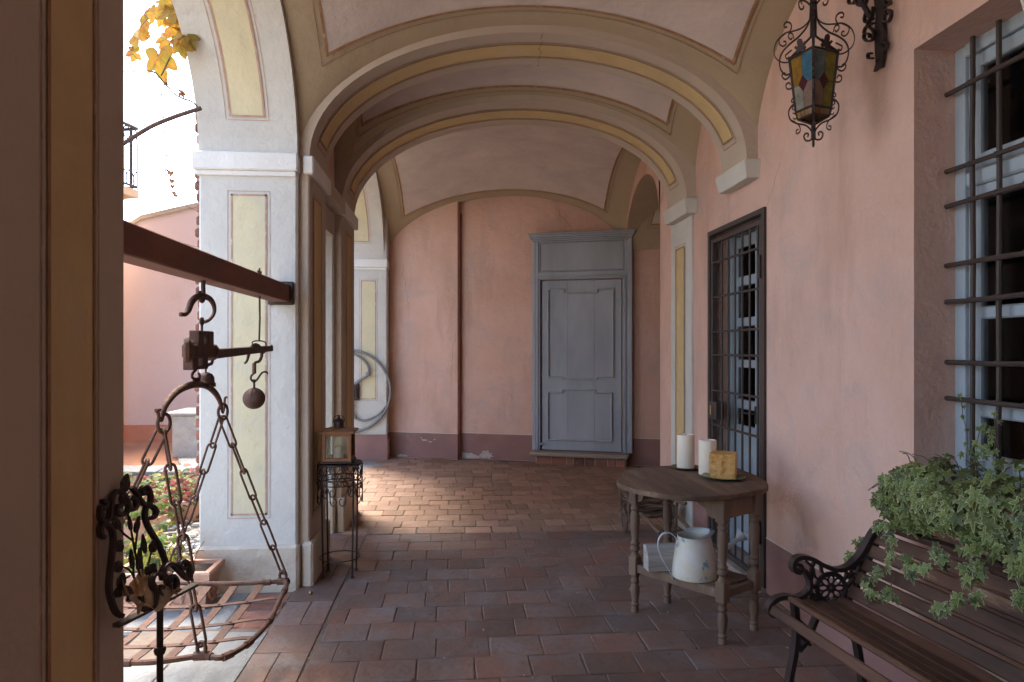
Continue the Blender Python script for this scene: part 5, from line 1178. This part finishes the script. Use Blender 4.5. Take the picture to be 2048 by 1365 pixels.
# coloured panes: left face runs front..left, right face runs right..front
def face_pane(k, name_cols):
    k2 = (k+1) % 4
    def Q(s_, t): 
        a = pl(k, rt_-8, ztop+14).lerp(pl(k, rb_-4, zbot-6), t); b = pl(k2, rt_-8, ztop+14).lerp(pl(k2, rb_-4, zbot-6), t); return a.lerp(b, s_)
    polys = [([(.05,0),(.5,0),(.5,.38),(.28,.53),(.05,.53)], name_cols[0]), ([(.5,0),(.95,0),(.95,.53),(.72,.53),(.5,.38)], name_cols[1]), ([(.5,.38),(.72,.53),(.5,.68),(.28,.53)], 'gR'), ([(.05,.53),(.28,.53),(.5,.68),(.5,1),(.05,1)], name_cols[2]), ([(.95,.53),(.72,.53),(.5,.68),(.5,1),(.95,1)], name_cols[3])]
    ctr = axc; 
    for pts, c in polys:
        mb = MB(); p3 = [Q(*p) for p in pts]; m_ = sum(p3, Vector())/len(p3); nn = Vector((m_.x-axc.x, m_.y-axc.y, .03)).normalized(); mb.prism(p3, nn*.002); mb.build('glass_pane', M[c], la, recalc=True)
    mb = MB()
    for a, b in (((.5,0),(.5,.38)), ((.5,.38),(.28,.53)), ((.5,.38),(.72,.53)), ((.28,.53),(.5,.68)), ((.72,.53),(.5,.68)), ((.5,.68),(.5,1)), ((.05,.53),(.28,.53)), ((.72,.53),(.95,.53))): mb.tube([Q(*a), Q(*b)], .0022, 5)
    mb.build('lead_came', M['lead'], la)
    for i in range(4):
        q0, q1 = pl(k, rb_-2, zbot+8).lerp(pl(k2, rb_-2, zbot+8), .06+i*.22), pl(k, rb_-2, zbot+8).lerp(pl(k2, rb_-2, zbot+8), .06+i*.22+.2)
        r0, r1 = pl(k, rb_-16, zbot+56).lerp(pl(k2, rb_-16, zbot+56), .06+i*.22), pl(k, rb_-16, zbot+56).lerp(pl(k2, rb_-16, zbot+56), .06+i*.22+.2)
        mb = MB(); nn = (pl(k,rb_,0)+pl(k2,rb_,0))/2-axc; nn.z = 0; nn.normalize(); mb.prism([q0,q1,r1,r0], nn*.002); mb.build('glass_pane', M['gO' if i % 2 == 0 else 'gP'], la)
face_pane(2, ('gO','gB','gW','gP')); face_pane(3, ('gG','gY','gP','gY')); face_pane(0, ('gB','gO','gP','gW')); face_pane(1, ('gO','gB','gW','gP'))
mb = MB(); link_chain(mb, [axc+Vector((0,0,zy(-420))), axc+Vector((0,0,3.22))], .05, .018, .003); mb.build('chain', M['iron'], la, True)
# bracket on the wall
br = empty('wall_bracket', (XR, axc.y, 2.72), 'black scrolled iron bracket on the pink wall carrying the coloured lantern', 'bracket')
XBk = XR - .022
def kk4(x, y): return onx(1520 + x/4.267, y/4.267, XBk)
mb = MB()
mb.prism([kk4(970,0), kk4(985,140), kk4(972,300), kk4(978,450), kk4(985,545), kk4(965,615), kk4(1000,590), kk4(1035,575), kk4(1055,440), kk4(1050,300), kk4(1045,140), kk4(1055,0), kk4(1060,-400), kk4(965,-400)], (.014,0,0)); 
mb.tube([kk4(1000,520)+Vector((-.004,0,0)), kk4(1000,520)+Vector((.012,0,0))], .009, 10)
mb.build('back_plate', M['iron'], br)
mb = MB()
for pts in ([(1075,-20),(1120,0),(1130,30),(1100,48),(1085,30),(1100,20)], [(1060,180),(1110,190),(1135,150),(1135,100),(1105,85),(1085,105),(1100,125)], [(985,100),(930,105),(912,150),(915,190),(945,195),(950,165)], [(985,60),(975,140),(935,220),(960,240),(990,280),(980,340),(935,355),(905,325),(915,290),(950,295),(955,325)], [(1060,200),(1085,260),(1080,340),(1060,400)], [(1055,430),(1095,425),(1108,385),(1100,368),(1070,372),(1065,395)], [(980,500),(945,500),(942,465),(970,458)], [(930,-20),(925,20),(900,55),(860,50),(838,15),(850,-20)], [(835,-10),(815,30),(785,35),(772,10),(785,-10)], [(985,200),(920,240),(905,290)]):
    mb.strap(crom([kk4(*p)+Vector((-.010,0,0)) for p in pts], 5), (1,0,0), .016, .007)
mb.build('scrolls', M['iron'], br, True)
mb = MB(); mb.strap(crom([Vector((XBk,axc.y,2.90)), Vector((XBk-.10,axc.y,3.05)), Vector((axc.x+.05,axc.y,3.17)), Vector((axc.x-.03,axc.y,3.22)), Vector((axc.x-.06,axc.y,3.17)), Vector((axc.x-.02,axc.y,3.14))], 6), (0,1,0), .022, .012); mb.box((axc.x-.03,axc.y-.008,3.205),(XBk,axc.y+.008,3.225)); mb.build('arm', M['iron'], br)

# ------------------------------------------------------------------ wheel on the far pier
WY = 9.045; wcx = ony(698, 783, WY); wr = abs(ony(781,783,WY).x - wcx.x)
wh = empty('flywheel', wcx, 'large grey iron flywheel with curved spokes leaning on the far pale pier', 'wheel')
mb = MB(); prof_ = []
ring = [wcx + Vector((wr*cos(2*pi*k/64), 0, wr*sin(2*pi*k/64))) for k in range(64)]; mb.tube(ring, .018, 10, closed=True); mb.build('rim', M['wheel'], wh, True)
for k in range(3):
    a0 = R(-48 + 120*k); pts = []
    for i, (r_, da) in enumerate(((.05,0),(.20,-26),(.36,-30),(.46,-14),(.52,8),(.555,26))): a = a0 + R(da); pts.append(wcx + Vector((r_*cos(a)*wr/.57, -.004, r_*sin(a)*wr/.57)))
    mb = MB(); mb.tube(crom(pts, 6), [.020-.007*i/30 for i in range(31)], 8); 
    mb.ball(pts[2]+Vector((0,-.01,0)), .036, 10, sc_=(1,.6,1)); mb.build('spoke', M['wheel'], wh, True)
mb = MB(); mb.lathe([(0,-.08),(.03,-.08),(.035,-.06),(.06,-.04),(.065,.03),(0,.03)], wcx, 20, ax=(0,1,0)); mb.build('hub', M['wheel'], wh, True)
mb = MB(); mb.box((wcx.x+.05, WY, wcx.z-.12), (wcx.x+.13, 9.10, wcx.z+.10), bev=.012); mb.tube([(wcx.x+.09,WY-.02,wcx.z+.05),(wcx.x+.10,WY-.02,wcx.z-.08)], .02, 8); mb.build('axle_bracket', M['iron'], wh)
mb = MB(); mb.ball(onz(621,1186,.011), .0115, 12, sc_=(1,1,.9)); tag(mb.build('fallen_nut', M['brass'], None, True), 'small shiny round nut lying on the tiles by the pale pier', 'nut')

# crumbs of plaster, straw and leaf litter on the tiles
mb = MB(); rd = random.Random(31)
for k in range(150):
    x, y = rd.uniform(-.85, 1.8), rd.uniform(2.2, 8.0); mb.t = rd.random(); s_ = rd.uniform(.002, .006)
    if rd.random() < .3: a = rd.random()*3.1; mb.tube([(x, y, .003), (x+cos(a)*.012, y+sin(a)*.012, .004), (x+cos(a)*.024, y+sin(a)*.028, .003)], .0007, 4, m=1)
    else: mb.ball((x, y, s_*.4+.001), s_, 6, m=0 if rd.random() < .5 else 1, sc_=(1, 1.4, .5))
for k in range(9): leaf(mb, (rd.uniform(-.8,1.7), rd.uniform(3.0, 8.5), .008), (rd.uniform(-.3,.3), rd.uniform(-.3,.3), 1), (rd.uniform(-1,1), rd.uniform(-1,1), 0), rd.uniform(.008, .016), GRAPE, None, .4, 1)
o = mb.build('floor_debris', [M['mortar'], M['vinebrown']], None, recalc=False); o['kind'] = 'stuff'
# hairline cracks and flaked patches in the plaster
def crack(fn, a, b, n, amp, r, seed):
    q = random.Random(seed); pts = []; off = 0
    for k in range(n+1):
        off = off*.7 + q.uniform(-amp, amp); t = k/n; pts.append(fn(lerp(a[0], b[0], t)+off, lerp(a[1], b[1], t)+off*.4))
    mb = MB(); mb.tube(pts, [r*(.4+q.random()) for _ in pts], 5); return mb
crack(lambda u, v: Vector((XR-.0004, u, v)), (3.92,2.31), (3.75,2.52), 18, .010, .0006, 3).build('crack', M['crack'], right_wall)
for a, b, sd_ in (((.9,1.1),(1.0,1.9),7), ((2.55,2.9),(2.3,3.3),8), ((.3,2.0),(.2,2.6),9)):
    crack(lambda u, v: TB @ Vector((u, -.061 if u < S_STEP else .059, v)), a, b, 22, .02, .0016, sd_).build('crack', M['crack'], bw)
yk_ = lambda x, f: lerp(lerp(4.30,4.05,(x-AX0)/(AX1-AX0)), lerp(4.86,4.44,(x-AX0)/(AX1-AX0)), f)
crack(lambda u, v: Vector((.55+u, yk_(.55, v), ASP+ARI*sqrt(max(0,1-((.55+u-.46)/1.34)**2))**.93-.0075)), (0,0), (.03,1), 22, .012, .0016, 10).build('crack', M['crack'], ar1)
rf_ = random.Random(77); mb = MB(TB)
def flake(mb, s_, z_, y_, w_, h_):
    n = 22; pts = []
    for k in range(n): a = 2*pi*k/n; rr = rf_.uniform(.55, 1.1); pts.append((s_+w_*rr*cos(a), y_, max(.004, z_+h_*rr*sin(a))))
    c = mb.V((s_, y_-.002, z_)); ids = [mb.V(p) for p in pts]
    for k in range(n): mb.Fc((c, ids[k], ids[(k+1) % n]))
for s_, z_, w_, h_ in ((1.02,.05,.06,.04),(1.12,.03,.16,.05),(1.34,.05,.10,.06),(.52,.24,.05,.015),(.60,.22,.03,.01),(.47,.27,.02,.008),(.66,.25,.015,.008),(.2,.02,.1,.02),(2.85,.03,.12,.04)): flake(mb, s_, z_, -.0645 if s_ < S_STEP else .0545, w_, h_)
mb.build('flaked_plaster', M['flake'], bw, recalc=False)
# ------------------------------------------------------------------ courtyard beyond the arch
def kv(x, y, d): return atd(240 + x/6.206, y/6.206, d)
rv = random.Random(4); VD = 3.9
vine = empty('grape_vine', kv(1000, 1340, VD), 'autumn grape vine with yellow and orange leaves hanging in the top left arch', 'vine')
VL = [(560,30,75,160),(600,200,95,20),(330,250,90,-70),(430,190,85,-20),(790,300,95,100),(620,335,85,80),(230,480,118,-30),(480,710,150,180),(190,660,70,-100),(570,490,85,-90),(740,410,85,120),(840,470,85,150),(750,555,85,170),(500,40,60,60),(660,40,60,-40),(690,150,50,90),(380,170,50,40),(520,240,60,-140),(660,240,60,10),(880,540,50,100),(700,480,60,-60),(300,420,40,60),(590,120,70,100)]
for i, (x, y, r, ang) in enumerate(VL):
    mb = MB(); a = R(ang); c = kv(x, y, VD + rv.uniform(-.08,.08)); n = (-FV + Vector((rv.uniform(-.35,.35), 0, rv.uniform(-.35,.35)))).normalized()
    up = RV*sin(a) + Vector((0,0,1))*cos(a); mb.t = rv.random(); leaf(mb, c, n, up, r/6.206*VD/F*1.95, GRAPE, None, .25)
    mb.build('vine_leaf', M['vine'], vine, recalc=False)
mb = MB()
def vs(pts, r=.0035, d=VD): mb.tube(crom([kv(x, y, d) for x, y in pts], 4), r, 5)
vs([(980,1345),(900,1270),(830,1240),(790,1230),(680,1170),(600,1090),(520,1000),(450,915),(400,890)], .005); vs([(450,915),(350,880),(230,868),(160,895),(90,900),(20,880)]); vs([(340,830),(240,750),(150,670),(60,600),(0,540)], .0025)
vs([(520,-40),(600,60),(680,140),(760,210),(850,310)]); vs([(670,-40),(680,120),(700,250),(710,370),(700,520),(660,640),(600,760),(540,890),(510,945)], .004); vs([(620,40),(625,200),(650,360),(655,480),(610,560)], .003)
vs([(480,950),(480,1010),(512,1080),(512,1160),(525,1300),(530,1400)], .0028); vs([(530,1400),(560,1640),(590,2050),(600,2250)], .0016); vs([(160,110),(320,200),(430,300)], .0015); vs([(250,350),(410,150),(540,0)], .0018); vs([(770,60),(640,160)], .002); vs([(800,140),(700,260)], .002); vs([(60,350),(150,440)], .002)
for y in range(1080, 2250, 95): x = 512 + (y-1080)*.075; mb.ball(kv(x, y, VD), .0058, 6)
mb.build('vine_stem', M['stemI'], vine, True)
mb = MB()
for x, y, r, a in ((760,1150,50,80),(570,1035,28,160),(330+250,2115-0,26,0)): leaf(mb, kv(x, y, VD), -FV + Vector((.6,0,.3)), RV*sin(R(a))+Vector((0,0,cos(R(a)))), r/6.206*VD/F*1.4, GRAPE, None, .5)
for px, py, s_ in ((342,345,8),(344,361,7),(345,372,6),(348,385,6),(352,391,5),(457/5.46+240-83,223,3)): leaf(mb, atd(px, py, VD), -FV + Vector((.5,.2,.3)), (0,0,-1), s_*VD/F, GRAPE, None, .5)
mb.build('dry_leaves', M['vinebrown'], vine, recalc=False)
mb = MB(); ar = crom([atd(px, py, VD) for px, py in ((180,330),(215,308),(250,286),(300,255),(350,234),(402,217))], 5); mb.tube(ar, .0125, 8); tag(mb.build('curved_iron_rod', M['rust'], None, True), 'curved rusty iron rod crossing the open arch below the vine', 'rod')
for pts, nm in (([(250,458),(300,468),(340,480),(396,495)], 'thin dark wire sagging just above the steel beam'), ([(245,238),(300,275),(340,305),(360,312),(402,335)], 'thin wire passing behind the balcony and hanging tendril'), ([(262,362),(310,392),(360,408),(400,425)], 'thin wire above the far pink wall top')):
    mb = MB(); mb.tube(crom([atd(px, py, 4.4) for px, py in pts], 5), .0014, 5); tag(mb.build('wire', M['iron'], None, True), nm, 'wire')
# far garden wall / pink outbuilding
GY = 11.2
def gp(px, py): return ony(px, py, GY)
gb_ = empty('pink_outbuilding', (-5, GY, 0), 'low pink outbuilding with a sloping top across the courtyard', 'building')
mb = MB(); top = [gp(120,520), gp(235,468), gp(262,452), gp(285,438), gp(320,430), gp(350,423), gp(400,412), gp(470,395), gp(520,385)]
out_ = [Vector((top[0].x, GY, -.1))] + top + [Vector((top[-1].x, GY, -.1))]; mb.prism(out_, (0,1.6,0), 0)
mb.cur = 1; mb.box((top[0].x, GY-.012, -.08), (top[-1].x, GY+.01, gp(300,850).z)); mb.build('wall', [M['pinkpale'], M['redwall']], gb_)
mb = MB()
for a, b in zip(top, top[1:]): mb.loft([[a+Vector((0,-.05,-.02)), a+Vector((0,-.05,.05)), a+Vector((0,1.7,.05)), a+Vector((0,1.7,-.02))], [b+Vector((0,-.05,-.02)), b+Vector((0,-.05,.05)), b+Vector((0,1.7,.05)), b+Vector((0,1.7,-.02))]])
mb.build('coping', M['mortar'], gb_)
mb = MB(); bx, by = onz(343, 910, .05), .56
blk = [(bx.x, bx.y, 0), (-1.9, bx.y, 0)]
mb.box((bx.x, bx.y, 0), (-3.02, bx.y+.7, .575), bev=.02, m=0); mb.box((-3.02, bx.y, .34), (-1.9, bx.y+.7, .56), bev=.02, m=0); mb.box((-2.72, bx.y, 0), (-1.9, bx.y+.7, .34), bev=.02, m=0); mb.box((bx.x-.06, bx.y-.05, .575), (-1.88, bx.y+.75, .62), bev=.015, m=0)
mb.cur = 1
for k in range(5): mb.t = rv.random(); mb.box((-3.10+rv.uniform(0,.02), bx.y-.01+rv.uniform(0,.02), .04+k*.062), (-3.0, bx.y+.3, .04+k*.062+.05), bev=.008)
tag(mb.build('masonry_block', [M['plinthW'], M['brick']]), 'low whitewashed masonry block with a brick edged hole beside the terracotta terrace', 'wall')
# balcony house on the left
hs = empty('balcony_house', (-8, 9.5, 0), 'house with a small iron railed stone balcony at upper left', 'building')
def bpnt(px, py, d): return atd(px, py, d)
e_a, e_b = atd(200, 300, 8.35), atd(277, 300, 9.0); bdv = (e_b-e_a); bdv.z = 0; bdv.normalize(); bo = Vector((-bdv.y, bdv.x, 0))   # outward is right / towards us
if bo.x > 0: bo = -bo
zsl = atd(260, 385, 8.9).z; zr = atd(277, 258, 9.0).z
mb = MB(Matrix(((bdv.x, bo.x, 0, e_b.x), (bdv.y, bo.y, 0, e_b.y), (0,0,1,0), (0,0,0,1))))
hw = MB(); hw.box((-12, 5.5, -.1), (-5.02, 10.75, 8)); hw.build('wall', M['house'], hs)
mb = MB(mb.tr); mb.box((-1.3, 0, zsl-.06), (.02, .76, zsl+.05), bev=.01); 
for y in (.10, .52): mb.prism([(-1.2,y,zsl-.062),(-.08,y,zsl-.062),(-.40,y,zsl-.32),(-1.2,y,zsl-.95)], (0,.14,0))
mb.build('balcony_slab', M['house'], hs)
T0 = mb.tr; mb = MB(T0); mb.tube([(-1.25,.02,zr),(0,.02,zr)], .022, 6); mb.tube([(0,.02,zr),(0,.72,zr)], .022, 6); mb.tube([(-1.25,.02,zsl+.09),(0,.02,zsl+.09)], .016, 6); mb.tube([(0,.02,zsl+.09),(0,.72,zsl+.09)], .016, 6)
for i in range(10):
    x = -i*.125; mb.tube([(x,.02,zsl+.06),(x,.02,zr-.2)], .011, 5)
    mb.tube([(x-.0625+.06*cos(t),.02,zr-.10+.08*sin(t)) for t in [2*pi*q/14 for q in range(14)]], .009, 5, closed=True)
    mb.tube(crom([(x,.02,zsl+.30),(x-.06,.02,zsl+.22),(x-.0625,.02,zsl+.10)], 4), .008, 5); mb.tube(crom([(x-.125,.02,zsl+.30),(x-.065,.02,zsl+.22),(x-.0625,.02,zsl+.10)], 4), .008, 5)
for i in range(5): mb.tube([(0,.1+i*.125,zsl+.06),(0,.1+i*.125,zr)], .011, 5)
mb.build('balcony_railing', M['iron'], hs, True)
mb = MB(); mb.box((-12.3,5.2,8), (-4.6,11.1,8.15)); mb.build('roof', M['roof'], hs)
# pebbles, ground cover, pots
mb = MB(); rp_ = random.Random(12)
for k in range(1500):
    y = rp_.uniform(4.3, 7.6); x = rp_.uniform(-4.4, -1.62) 
    if y > 6.6 + .5*sin(x*3): continue
    s_ = rp_.uniform(.018, .042); mb.t = rp_.random(); mb.ball((x, y, -.085+s_*.45+rp_.random()*.02), s_, 8, sc_=(rp_.uniform(.9,1.5), rp_.uniform(.8,1.2), .62), rot=Matrix.Rotation(rp_.random()*6.28, 3, 'Z'))
tag(mb.build('pebbles', M['pebble'], None, True, recalc=False), kind='stuff')
def cover(name, n, region, mats, smin, smax, h):
    mb = MB()
    for k in range(n):
        x, y = region(rp_); mb.t = rp_.random(); z = rp_.random()**.7*h(x, y); m_ = 0 if rp_.random() < .62 else (1 if rp_.random() < .7 else 2)
        leaf(mb, (x, y, -.09+z), (rp_.uniform(-.6,.6), -1*rp_.random(), 1), (rp_.uniform(-1,1), rp_.uniform(-1,1), 0), rp_.uniform(smin, smax), [(0,1),(30,.9),(50,.7),(75,.85),(110,.7),(140,.75),(170,.3)], None, .2, m_)
    o = mb.build(name, mats, None, recalc=False); o['kind'] = 'stuff'; return o
cover('ground_cover', 2600, lambda r: (lambda x: (x, r.uniform(6.35+.4*sin(x*3), 7.95)))(r.uniform(-5.2,-1.7)), [M['greenleaf'], M['redleaf'], M['lime']], .025, .055, lambda x, y: .12 + .16*abs(sin(x*2.3+y)))
def pot(c, r0, r1, h, label):
    mb = MB(); mb.lathe([(0,0),(r0,0),(lerp(r0,r1,.9),h-.04),(r1+.012,h-.04),(r1+.014,h),(r1-.008,h),(r1-.012,h-.03),(0,h-.03)], c, 28); return tag(mb.build('flower_pot', M['terra'], None, True), label, 'pot')
def bushy(c, r, n, mats, label, hs_=(.2,.25), stem=True, name='potted_plant', cat='plant', sz_=(.02,.04), up_=1.0):
    pr = empty(name, c, label, cat); mb = MB(); sm = MB()
    for k in range(n):
        a = rp_.random()*6.283; q = r*sqrt(rp_.random()); h = rp_.uniform(*hs_)*(1-.5*(q/r)**2); p = Vector(c)+Vector((q*cos(a), q*sin(a), h)); mb.t = rp_.random()
        leaf(mb, p, (cos(a)*.5+rp_.uniform(-.5,.5), sin(a)*.5-.4, up_), (cos(a), sin(a), -.3), rp_.uniform(*sz_), GRAPE, None, .3, 0 if rp_.random() < .6 else len(mats)-1)
        if k % 3 == 0: sm.tube(crom([c, Vector(c)+Vector((q*.5*cos(a), q*.5*sin(a), h*.6)), p], 3), .0025, 5)
    mb.build('leaves', mats, pr, recalc=False); sm.build('stems', M['stemI'], pr, True)
pc = onz(275, 1098, -.08); pot(pc, .15, .21, .26, 'round terracotta pot behind the reading stand scrolls'); bushy(pc+Vector((0,0,.24)), .24, 150, [M['greenleaf'], M['redleaf']], 'dense green and crimson plant in the round terracotta pot', (.02,.26), sz_=(.025,.05))
pc2 = onz(372, 1040, -.08); pot(pc2, .12, .16, .2, 'smaller terracotta pot standing among the pebbles'); bushy(pc2+Vector((0,0,.19)), .2, 130, [M['redleaf'], M['greenleaf']], 'reddish bushy plant growing among the grey pebbles', (.0,.2), sz_=(.02,.04))
pc3 = onz(292, 1180, -.06); pot(pc3, .10, .14, .19, 'small terracotta pot just outside the threshold stones'); bushy(pc3+Vector((0,0,.16)), .16, 70, [M['lime'], M['greenleaf']], 'bright green geranium with lime leaves by the threshold', (.02,.22), sz_=(.03,.05))
# rectangular ornate terracotta planter beside the pier
mb = MB(); px0, px1, py0_, py1_ = -1.86, -1.36, 3.93, 4.16; zb_ = -.045; zt_ = .215
mb.tr = None
rings = []
for e, z in ((-.012, zb_), (-.012, zb_+.03), (-.02, zb_+.035), (0, zt_-.05), (.016, zt_-.045), (.020, zt_-.012), (.014, zt_), (-.012, zt_), (-.016, zt_-.03)): rings.append([(px0-e, py0_-e, z), (px1+e, py0_-e, z), (px1+e, py1_+e, z), (px0-e, py1_+e, z)])
mb.loft(rings); plo = mb.build('terracotta_planter', M['terra']); tag(plo, 'rectangular terracotta planter with scroll relief at the foot of the pale pier', 'planter')
mb = MB()
for f in range(2):
    def G(u, v, o=.002):
        return Vector((lerp(px0+.03, px1-.03, u), py0_+.008-o, lerp(zb_+.06, zt_-.07, v))) if f == 0 else Vector((px1-.008+o, lerp(py0_+.02, py1_-.02, u), lerp(zb_+.06, zt_-.07, v)))
    reps = 2 if f == 0 else 1
    for q in range(reps):
        for sg in (-1, 1):
            cu = (q+.5)/reps; wv = .45/reps
            mb.tube(crom([G(cu, .1), G(cu+sg*wv*.4, .15), G(cu+sg*wv*.85, .45), G(cu+sg*wv*.6, .8), G(cu+sg*wv*.3, .65), G(cu+sg*wv*.5, .45)], 4), .006, 6); mb.tube(crom([G(cu, .2), G(cu+sg*wv*.15, .6), G(cu+sg*wv*.35, .95)], 4), .005, 6)
        mb.ball(G((q+.5)/reps, .5), .014, 8)
mb.build('relief', M['terra'], plo, True)
mb = MB(); mb.box((px0+.012, py0_+.012, zt_-.06), (px1-.012, py1_-.012, zt_-.02)); mb.build('soil', M['soil'], plo)
for i in range(16): pass
bushy((-1.66, 4.03, zt_-.03), .13, 46, [M['lime'], M['greenleaf']], 'yellow green geranium growing in the rectangular terracotta planter', (.05,.30), sz_=(.03,.048))
mb = MB()
for k in range(26):
    a = rp_.random()*6.28; c = Vector((-1.60+rp_.uniform(-.12,.12), 4.04+rp_.uniform(-.06,.06), zt_-.03)); mb.tube(crom([c, c+Vector((cos(a)*.04, sin(a)*.04, .06+rp_.random()*.06)), c+Vector((cos(a)*.12, sin(a)*.06, .06+rp_.random()*.12))], 3), .0022, 5)
tag(mb.build('dry_twigs', M['twig'], None, True), 'bundle of dry twiggy stems at the edge of the rectangular planter', 'twigs')
